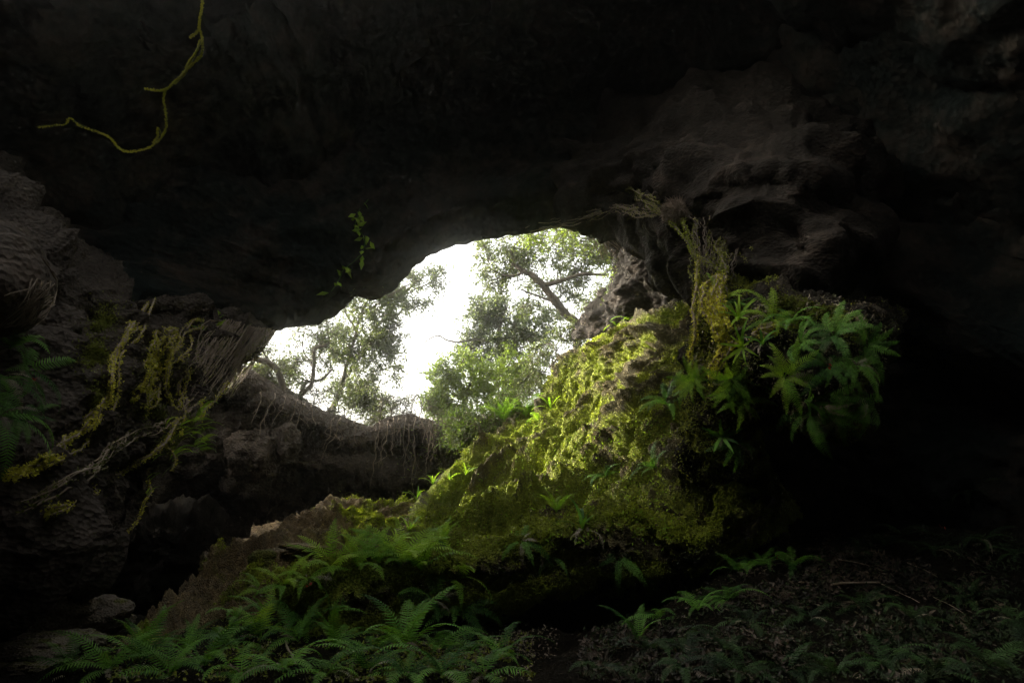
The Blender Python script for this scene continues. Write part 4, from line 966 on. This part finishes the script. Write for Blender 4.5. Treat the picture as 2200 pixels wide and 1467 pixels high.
for i in range(280):
    t = random.random(); x = 530+t*470; y = float(np.interp(x, [530, 560, 600, 650, 700, 740, 790, 830, 880, 925, 1000], [782, 808, 842, 866, 888, 912, 924, 908, 898, 908, 898]))
    L = random.uniform(10, 34); a = random.uniform(.2, 2.9); d = 13.0
    h = hit(x, y+16); d = ((np.array(h[0])-CAM)@FWD if h else 13.4)-random.uniform(.05, .25)
    tn.append(([(x, y+random.uniform(-6, 10), d), (x+math.cos(a)*L*.5+random.gauss(0, 4), y+math.sin(a)*L*.5, d-.03), (x+math.cos(a)*L, y+math.sin(a)*L+random.gauss(0, 4), d-.05)], .007, .003, 0))
tnx = root_thing('rootlets', 'fringe of short tangled rootlets along the earth rim', 'rootlets', tn, M_hair, None, wig=.05, k=3)

# vines
def vine(label, strands, lm, n_leaf, L, Wd, group=None):
    e = root_thing('vine', label, 'vine', strands, M_mossd if lm is M_moss_lit else M_fern, None, group, wig=.02, k=4)
    acc = Acc()
    for (pts, r0, r1, md) in strands:
        Q = path(surf_path(pts), 80, .02, 3.0); k = int(n_leaf*md)
        i = rng.integers(0, 79, k); scatter_leaves(acc, Q[i]+rng.normal(size=(k, 3))*L*.2, rng.uniform(.6, 1.1, k)*L, Wd, dirs=np.array([0, -.2, -.5]), spread=.8, fold=.15)
    o = acc.build('leaves', lm, e, smooth=False); return e
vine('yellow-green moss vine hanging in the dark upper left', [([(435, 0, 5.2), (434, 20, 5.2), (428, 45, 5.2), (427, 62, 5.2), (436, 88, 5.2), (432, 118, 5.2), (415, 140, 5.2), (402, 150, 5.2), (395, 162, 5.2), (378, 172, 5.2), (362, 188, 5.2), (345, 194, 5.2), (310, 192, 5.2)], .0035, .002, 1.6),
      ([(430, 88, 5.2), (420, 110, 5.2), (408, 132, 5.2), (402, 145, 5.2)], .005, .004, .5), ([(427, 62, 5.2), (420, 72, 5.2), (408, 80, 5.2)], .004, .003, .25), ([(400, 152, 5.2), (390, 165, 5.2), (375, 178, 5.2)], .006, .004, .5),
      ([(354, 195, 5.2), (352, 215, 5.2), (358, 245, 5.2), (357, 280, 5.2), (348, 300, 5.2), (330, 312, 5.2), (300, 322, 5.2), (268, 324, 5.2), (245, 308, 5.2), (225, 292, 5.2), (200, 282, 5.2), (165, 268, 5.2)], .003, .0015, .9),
      ([(340, 275, 5.2), (342, 295, 5.2), (330, 308, 5.2)], .004, .003, .25), ([(168, 268, 5.2), (150, 258, 5.2), (145, 268, 5.2), (125, 272, 5.2), (75, 274, 5.2)], .003, .002, .1)], M_moss_lit, 1500, .013, .008)
vine('leafy green vine hanging over the lip of the opening', [([(790, 430), (772, 455), (768, 462, 9.9), (765, 485, 9.9), (782, 512, 9.8), (780, 540, 9.8), (765, 558, 9.7), (740, 578, 9.7), (728, 600, 9.6), (712, 625, 9.6)], .008, .006, 1)], M_fern_y, 34, .17, .07)
vine('thin vine with two pointed leaves across the top of the root curtain', [([(400, 702), (440, 703), (468, 695), (472, 682), (480, 678)], .006, .004, 1)], M_fern_y, 5, .14, .05)

# ================================================================ stones
def boulder(name, label, c, size, mat=M_stone, seed=0, moss=0.2, group=None):
    nu, nv = 60, 90
    th = np.linspace(0, math.pi, nu); ph = np.linspace(0, 2*math.pi, nv); a, b = np.meshgrid(th, ph, indexing='ij')
    S = np.stack([np.sin(a)*np.cos(b), np.sin(a)*np.sin(b), np.cos(a)], -1); q = S+seed*3.3
    S = np.sign(S)*np.abs(S)**0.8
    r = 1+.30*fbm(q*1.2, 4)+.12*ridged(q*2.4, 4)
    V = S*r[..., None]*np.array(size); 
    m = np.clip(moss+0.5*S[..., 2]*0.5+.5*fbm(q*3, 4), 0, 1)
    o = mesh_obj(name, V.reshape(-1, 3), grid_faces(nu, nv), mat, attrs={'moss': m}); o.location = pv(*c); o.rotation_euler = (0, 0, seed)
    return tag(o, label, 'rock', group)
boulder('boulder', 'large pale pitted rock in the lower left corner under the wall', (55, 1290, 5.3), (.42, .40, .22), seed=1, moss=0)
boulder('boulder', 'jagged brown rock right of the large pale rock', (150, 1330, 5.6), (.34, .4, .15), seed=2.4, moss=0)
boulder('boulder', 'small pale rock at the left edge below the large one', (-5, 1335, 4.8), (.10, .15, .07), seed=3.1, moss=0)
boulder('boulder', 'flat slab rock left of the first ferns', (125, 1380, 4.9), (.19, .25, .08), seed=4.7, moss=.2)
boulder('boulder', 'long flat rock at the left edge with dark underside', (40, 1402, 4.5), (.23, .25, .07), seed=5.2, moss=.15)
boulder('boulder', 'mossy flat rock in the bottom left corner', (35, 1440, 4.3), (.22, .25, .07), seed=6.6, moss=.25)
boulder('boulder', 'lowest leaf-strewn flat rock left of the bottom ferns', (115, 1446, 4.3), (.2, .2, .06), seed=7.6, moss=.25)
ms_st = boulder('mossy_stone', 'round mossy stone on the brown mound', (568, 1208, 7.25), (.13, .14, .13), seed=8.4, moss=.7)
boulder('boulder', 'rounded boulder set in the back wall, the left one', (545, 975, 12.7), (.42, .4, .45), M_wall, seed=9.1)
boulder('boulder', 'upright rounded boulder in the back wall, right of the larger one', (610, 950, 12.8), (.22, .3, .30), M_wall, seed=10.4)
boulder('rock_slab', 'slanting brown rock slab on the mound above the fern bed', (650, 1182, 7.5), (.36, .28, .07), M_earth, seed=11.6, moss=0)

# ================================================================ litter and undergrowth
def ground_scatter(name, label, regions, n, mat, lo, hi, asp, cat=None, flat=.6):
    pts = []; nr = []
    for i in range(n):
        x0, y0, x1, y1 = random.choice(regions)
        h = hit(random.uniform(x0, x1), random.uniform(y0, y1))
        if h: pts.append(h[0]); nr.append(h[1])
    p = np.array(pts); q = np.array(nr); cl = fbm(p*2.5, 3); keep = rng.random(len(p)) < .45+cl
    p = p[keep]; q = q[keep]; acc = Acc(); L = rng.uniform(lo, hi, len(p))
    d = unit(np.cross(rng.normal(size=q.shape), q)); 
    scatter_leaves(acc, p+q*.015, L, L*asp, dirs=d*1.3+q*.4, nrm=q, spread=flat, fold=.15)
    return tag(acc.build(name, mat, smooth=False), None, None, None, 'stuff')
ground_scatter('leaf_litter', '', [(1450, 1180, 2150, 1467), (1600, 1140, 2000, 1300), (1250, 1350, 1700, 1467)], 16000, M_litter, .02, .06, .4)
ground_scatter('undergrowth', '', [(120, 1380, 1100, 1467), (450, 1330, 1150, 1467), (560, 1220, 1000, 1290)], 11000, M_mossd, .015, .035, .55, flat=1.2)
ground_scatter('undergrowth', '', [(1450, 1180, 1800, 1467)], 9000, M_under, .012, .03, .6, flat=1.2)
ground_scatter('undergrowth', '', [(1250, 1330, 2190, 1467), (1700, 1150, 2190, 1467)], 16000, M_under, .02, .06, .3, flat=1.3)
ground_scatter('leaf_litter', '', [(120, 1360, 1150, 1467), (850, 1270, 1200, 1420)], 6000, M_dead, .012, .035, .45)
ground_scatter('leaf_litter', '', [(1490, 640, 1900, 920)], 5000, M_dead, .012, .04, .35, flat=1.2)
moss_cover('moss', led_i, 70000, M_mossd, thr=0.15, umin=0.3, lo=.012, hi=.028)
for i, (a, b, r, t) in enumerate([((1785, 1262), (1892, 1259), .009, 'straight pale stick lying on the litter bank'), ((1800, 1208), (1868, 1222), .005, 'thin bent stick on the litter above the straight one'),
        ((1950, 1215), (2015, 1245), .006, 'thin stick on the right part of the litter bank'), ((1895, 1262), (1975, 1302), .004, 'fine twig running down right from the straight stick'),
        ((2005, 1290), (2070, 1325), .004, 'fine twig at the right of the litter bank'), ((615, 1385), (632, 1440), .010, 'bare stem standing among the bottom ferns')]):
    root_thing('stick', t, 'stick', [([a, ((a[0]+b[0])/2, (a[1]+b[1])/2-3), b], r, r*.6, 0)], M_root, None, 'sticks on the ground', wig=.01)
for x, y, t in [(665, 1258, 'small red leaf in the fern bed above the dark hollow'), (72, 848, 'small red leaf among the ferns at the left edge'), (1790, 808, 'small red leaf on the ledge face'), (1555, 588, 'red leaves at the top of the fern ledge'),
                (1672, 1193, 'small red leaf among the ferns of the litter bank'), (2030, 1162, 'red leaf at the right of the litter bank')]:
    h = hit(x, y)
    if h:
        acc = Acc(); C = np.array(h[0]+h[1]*.12)[None].repeat(3, 0); scatter_leaves(acc, C+rng.normal(size=(3, 3))*.012, .035, .02); tag(acc.build('red_leaf', M_red, smooth=False), t, 'leaf', 'red leaves')

ground_scatter('leaf_litter', '', [(950, 900, 1480, 1200), (620, 1060, 900, 1240)], 1200, M_dead, .015, .04, .35, flat=1.0)
surface_scatter('earth_crumbs', bm_i, 6000, M_crumb, .012, .04, .4)
ground_scatter('small_seedlings', '', [(850, 900, 1450, 1180)], 2600, M_fern_y, .02, .05, .4, flat=1.0)
# ================================================================ trees outside
def tree(name, label, limbs, blobs, nclus, per, mat, leafL=.085, leafW=.032, group='trees outside the opening', cat='tree', base=True, seed=0, twig_r=.009, droop=.25):
    R_ = np.random.default_rng(100+seed)
    b0 = P(*limbs[0][0][0]); e = empty(name, b0); tag(e, label, cat, group)
    tr = Acc(); cr_ = Acc(); S = []
    for li, (pts, r0, r1) in enumerate(limbs):
        A = [P(*p) for p in pts]
        if base and li == 0: A = [A[0]+np.array([0, .25, -0.9])]+A
        n = max(10, int(sum(np.linalg.norm(a-b) for a, b in zip(A[:-1], A[1:]))/.08))
        Q = path(A, n, .05, 1.5, seed*3+li); tube(tr, Q, r0, r1, 7, .25); S.append(Q)
    SQ = np.concatenate(S)
    C = []
    for k in range(nclus):
        x, y, d, rx, ry = blobs[k % len(blobs)][:5]
        a = R_.uniform(0, 6.28); r = math.sqrt(R_.random())*1.0
        C.append(P(x+math.cos(a)*r*rx, y+math.sin(a)*r*ry, d+R_.normal()*(rx*.45)/FPX*d))
    C = np.array(C); order = np.argsort(np.linalg.norm(C-SQ.mean(0), axis=1)); nodes = SQ
    for ci in order:
        c = C[ci]; j = np.argmin(np.linalg.norm(nodes-c, axis=1)+R_.random(len(nodes))*.15); s = nodes[j]
        L = np.linalg.norm(c-s)
        mid = (s+c)/2+R_.normal(size=3)*.12*L+np.array([0, 0, .12*L])
        n = max(5, int(L/.12)); Q = path([s, mid, c], n, .05, 2.0, ci*1.7); tube(tr, Q, min(.035, .008+.012*L), twig_r*.6, 4)
        nodes = np.concatenate([nodes, Q[1::2]])
        # sub twigs with leaves
        nt_ = 9; dirs = unit(R_.normal(size=(nt_, 3))+unit(c-s)*.8+np.array([0, 0, -droop])); 
        P_ = []; DD = []
        for dr in dirs:
            l = R_.uniform(.16, .46); q = c+dr*np.linspace(0, l, 5)[:, None]+R_.normal(size=(5, 3))*.012
            q[:, 2] -= droop*.25*np.linspace(0, 1, 5)**2*l
            tube(tr, q, .005, .003, 3)
            m = per//nt_; t = R_.uniform(.15, 1.05, m)[:, None]; i = np.minimum((t[:, 0]*4).astype(int), 3); f = np.clip(t*4-i[:, None], 0, 1)
            P_.append(q[i]*(1-f)+q[i+1]*f+R_.normal(size=(m, 3))*.03); DD.append(np.repeat(dr[None], m, 0))
        p = np.concatenate(P_); dd = np.concatenate(DD)
        scatter_leaves(cr_, p, R_.uniform(.6, 1.15, len(p))*leafL, R_.uniform(.8, 1.2, len(p))*leafW, dirs=dd*.7+np.array([0, 0, -droop]), spread=.75, fold=.12)
    tr.build('trunk', M_bark, e); cr_.build('crown', mat, e, smooth=False); return e
tree('tree', 'leaning bent dark trunk with sparse leaves at the left end of the opening', [([(612, 842, 13.9), (600, 805, 13.8), (588, 785, 13.8), (572, 775, 13.7), (545, 770, 13.7), (515, 778, 13.6)], .075, .05), ([(576, 776, 13.8), (560, 740, 13.9), (575, 715, 14)], .02, .01)],
     [(560, 745, 14, 25, 35), (585, 800, 14.2, 30, 35), (560, 800, 14.2, 18, 15)], 38, 90, M_leaf, .07, .024, seed=1)
tree('tree', 'slender dark tree with two curved stems left of the leafiest tree', [([(645, 862, 14.6), (665, 825, 14.5), (672, 780, 14.4), (676, 750, 14.4), (700, 742, 14.5)], .055, .03), ([(640, 866, 14.7), (655, 830, 14.7), (690, 815, 14.8), (712, 795, 14.9)], .05, .02), ([(672, 790, 14.5), (650, 750, 14.6), (655, 700, 14.7)], .02, .01)],
     [(655, 720, 14.6, 35, 45), (700, 690, 14.8, 35, 50), (690, 770, 15, 40, 45), (640, 800, 15, 40, 40), (715, 650, 14.8, 25, 30), (620, 780, 15, 25, 30)], 75, 90, M_leaf, .075, .026, seed=2)
tree('tree', 'leafiest tree in the left half of the opening', [([(715, 890, 16.5), (735, 830, 16.4), (750, 770, 16.3), (768, 700, 16.3), (790, 650, 16.2)], .07, .03), ([(750, 780, 16.3), (800, 740, 16.2), (830, 760, 16.2)], .03, .012), ([(765, 710, 16.3), (740, 670, 16.2), (745, 630, 16)], .03, .012), ([(775, 680, 16.2), (830, 640, 16), (880, 610, 15.8)], .03, .012)],
     [(775, 640, 16.2, 45, 40), (790, 700, 16.3, 65, 50), (800, 780, 16.4, 60, 55), (760, 830, 16.5, 45, 40), (830, 720, 16.3, 30, 45), (740, 740, 16.4, 30, 50), (790, 870, 16.6, 40, 25), (820, 620, 16.2, 40, 30)], 150, 140, M_leaf, .085, .036, seed=3)
tree('tree', 'tree top with drooping sprays under the lip in the middle of the opening', [([(700, 900, 18), (800, 720, 17.6), (860, 640, 17.2), (900, 600, 17)], .06, .03), ([(860, 640, 17.2), (915, 610, 17), (950, 590, 17)], .02, .01)],
     [(870, 610, 17, 35, 30), (915, 600, 17, 35, 25), (950, 595, 17, 16, 18), (890, 650, 17, 35, 22), (850, 650, 17, 25, 25)], 34, 90, M_leaf, .085, .036, seed=4)
tree('tree', 'leaning thick-trunked tree in the right half of the opening', [([(1240, 700, 14.2), (1215, 680, 14.1), (1195, 650, 14), (1170, 615, 13.9), (1145, 590, 13.9), (1115, 575, 14), (1095, 560, 14.1)], .11, .04), ([(1170, 612, 13.9), (1210, 600, 13.8), (1260, 590, 13.8), (1310, 588, 13.8)], .05, .03),
      ([(1245, 692, 14.2), (1275, 655, 14), (1310, 620, 13.8), (1345, 585, 13.6)], .07, .05), ([(1130, 583, 13.9), (1080, 590, 14), (1050, 575, 14)], .03, .012), ([(1195, 650, 14), (1160, 640, 14.2), (1120, 625, 14.3)], .03, .015), ([(1110, 570, 14), (1100, 540, 14), (1120, 515, 14)], .03, .012)],
     [(1060, 545, 14.2, 35, 30), (1110, 530, 14.2, 45, 30), (1060, 600, 14.3, 45, 22), (1130, 560, 14.3, 35, 30), (1190, 525, 14.4, 55, 38), (1250, 545, 14.4, 55, 40), (1290, 560, 14.4, 40, 30), (1200, 580, 14.5, 55, 30), (1255, 620, 14.6, 45, 32), (1160, 640, 14.6, 45, 40), (1310, 530, 14.2, 40, 30)], 115, 110, M_leaf, .075, .034, seed=5)
tree('tree', 'hazy pale green tree behind the leaning trunk with one bare branch', [([(1090, 880, 19), (1080, 800, 18.8), (1070, 720, 18.6), (1090, 660, 18.5)], .10, .04), ([(1085, 740, 18.6), (1030, 732, 18.4), (985, 735, 18.2)], .045, .03), ([(985, 735, 18.2), (955, 730, 18.2), (935, 722, 18.2), (910, 738, 18.2), (880, 755, 18.2)], .028, .01),
      ([(945, 727, 18.2), (950, 712, 18.2), (960, 706, 18.2)], .012, .006), ([(950, 728, 18.2), (935, 738, 18.2), (938, 765, 18.2)], .012, .006)],
     [(1050, 660, 18.6, 40, 35), (1080, 700, 18.6, 60, 50), (1040, 740, 18.8, 50, 40), (1120, 740, 18.6, 60, 50), (1080, 790, 18.8, 70, 45), (1150, 690, 18.4, 45, 45), (1030, 700, 18.7, 30, 40)], 120, 150, M_leaf, .10, .045, seed=6)
tree('tree', 'dense light green bushy tree right of the bright gap near the rim', [([(1000, 900, 16.5), (1000, 860, 16.5), (1010, 820, 16.5)], .05, .03), ([(1000, 860, 16.5), (960, 840, 16.4), (945, 815, 16.4)], .03, .01)],
     [(955, 810, 16.4, 28, 35), (1000, 800, 16.5, 45, 40), (1050, 820, 16.5, 50, 45), (980, 860, 16.4, 50, 35), (1060, 870, 16, 50, 35), (1120, 800, 16, 40, 50), (945, 870, 16.4, 25, 25)], 110, 160, M_leaf2, .085, .042, seed=7)
tree('shrub', 'sparse bare shrub standing in the bright gap on the rim', [([(900, 905, 14.6), (905, 870, 14.6), (890, 840, 14.6), (870, 820, 14.6)], .014, .006), ([(905, 875, 14.6), (925, 845, 14.6), (940, 830, 14.6)], .010, .005), ([(880, 905, 14.6), (882, 870, 14.6), (895, 850, 14.6)], .010, .005), ([(903, 880, 14.6), (930, 872, 14.6), (945, 885, 14.6)], .008, .004)],
     [(885, 860, 14.8, 25, 18), (930, 870, 14.8, 22, 18)], 8, 40, M_leaf, .05, .02, 'shrubs on the rim', 'shrub', seed=8)
tree('shrub', 'low leafy shrub on the rim left of the bright gap', [([(840, 905, 14.8), (845, 870, 14.8), (850, 850, 14.8)], .015, .008), ([(815, 905, 14.8), (822, 865, 14.8)], .012, .006)],
     [(845, 865, 14.9, 30, 22), (815, 880, 14.9, 30, 25), (790, 895, 14.9, 30, 20), (860, 885, 14.9, 20, 12)], 26, 70, M_leaf, .055, .022, 'shrubs on the rim', 'shrub', seed=9)
tree('shrub', 'dark shrub at the foot of the slender tree on the rim', [([(740, 905, 14.5), (735, 875, 14.5)], .015, .008)],
     [(700, 860, 14.6, 35, 25), (745, 885, 14.6, 35, 22), (660, 845, 14.6, 30, 18)], 22, 70, M_leaf, .055, .022, 'shrubs on the rim', 'shrub', seed=10)
tree('bush', 'yellow-green bush hanging over the rim right of the bare roots', [([(1030, 930, 12.7), (1030, 900, 12.8)], .015, .008)],
     [(1000, 900, 13.3, 30, 22), (1030, 925, 12.9, 35, 28), (990, 930, 13, 20, 20), (1060, 895, 13.2, 35, 25), (1100, 870, 13.4, 40, 28)], 60, 110, M_leaf2, .06, .03, 'bushes at the slope rim', 'bush', base=False, seed=11)
tree('bush', 'dark bush at the top of the slope under the leaning tree', [([(1180, 790, 13), (1200, 760, 13)], .02, .01)],
     [(1170, 770, 13.4, 35, 35), (1140, 830, 13.4, 35, 35), (1225, 720, 13.2, 30, 20), (1290, 660, 12.6, 40, 18), (1345, 630, 12, 35, 15)], 60, 110, M_leaf, .06, .028, 'bushes at the slope rim', 'bush', base=False, seed=12)
tree('bush', 'leafy sprays hanging from the lip at the top of the opening', [([(1210, 480, 12), (1240, 500, 12)], .015, .008)],
     [(1200, 500, 12.2, 50, 16), (1250, 505, 12, 40, 22), (1150, 505, 12.3, 30, 12), (1330, 570, 11.8, 18, 20), (1345, 610, 11.6, 15, 20)], 30, 90, M_leaf2, .055, .028, 'bushes at the slope rim', 'bush', base=False, seed=13)
tree('bush', 'small dark-leaved bush on the underside of the lip above the leafiest tree', [([(745, 600, 10.6), (760, 612, 10.6)], .01, .005)],
     [(745, 612, 10.7, 25, 10), (775, 612, 10.8, 25, 12)], 12, 90, M_leaf, .05, .02, 'bushes at the slope rim', 'bush', base=False, seed=14)
# ---------------------------------------------------------------- haze
HAZE = 0.008
hm, ht, hout = new_mat('haze_air')
pv_ = ht.nodes.new('ShaderNodeVolumePrincipled'); pv_.inputs['Density'].default_value = HAZE
pv_.inputs['Color'].default_value = (0.95, 0.93, 0.86, 1); pv_.inputs['Anisotropy'].default_value = 0.972
ht.links.new(pv_.outputs[0], hout.inputs['Volume'])
hb = np.array([[x, y, z] for x in (-920, 920) for y in (-16, 1520) for z in (-4, 26)], float)
HZ_F = np.array([[0, 1, 3, 2], [4, 6, 7, 5], [0, 4, 5, 1], [2, 3, 7, 6], [0, 2, 6, 4], [1, 5, 7, 3]])
hz = mesh_obj('haze', hb, HZ_F, hm, smooth=False); tag(hz, kind='stuff')
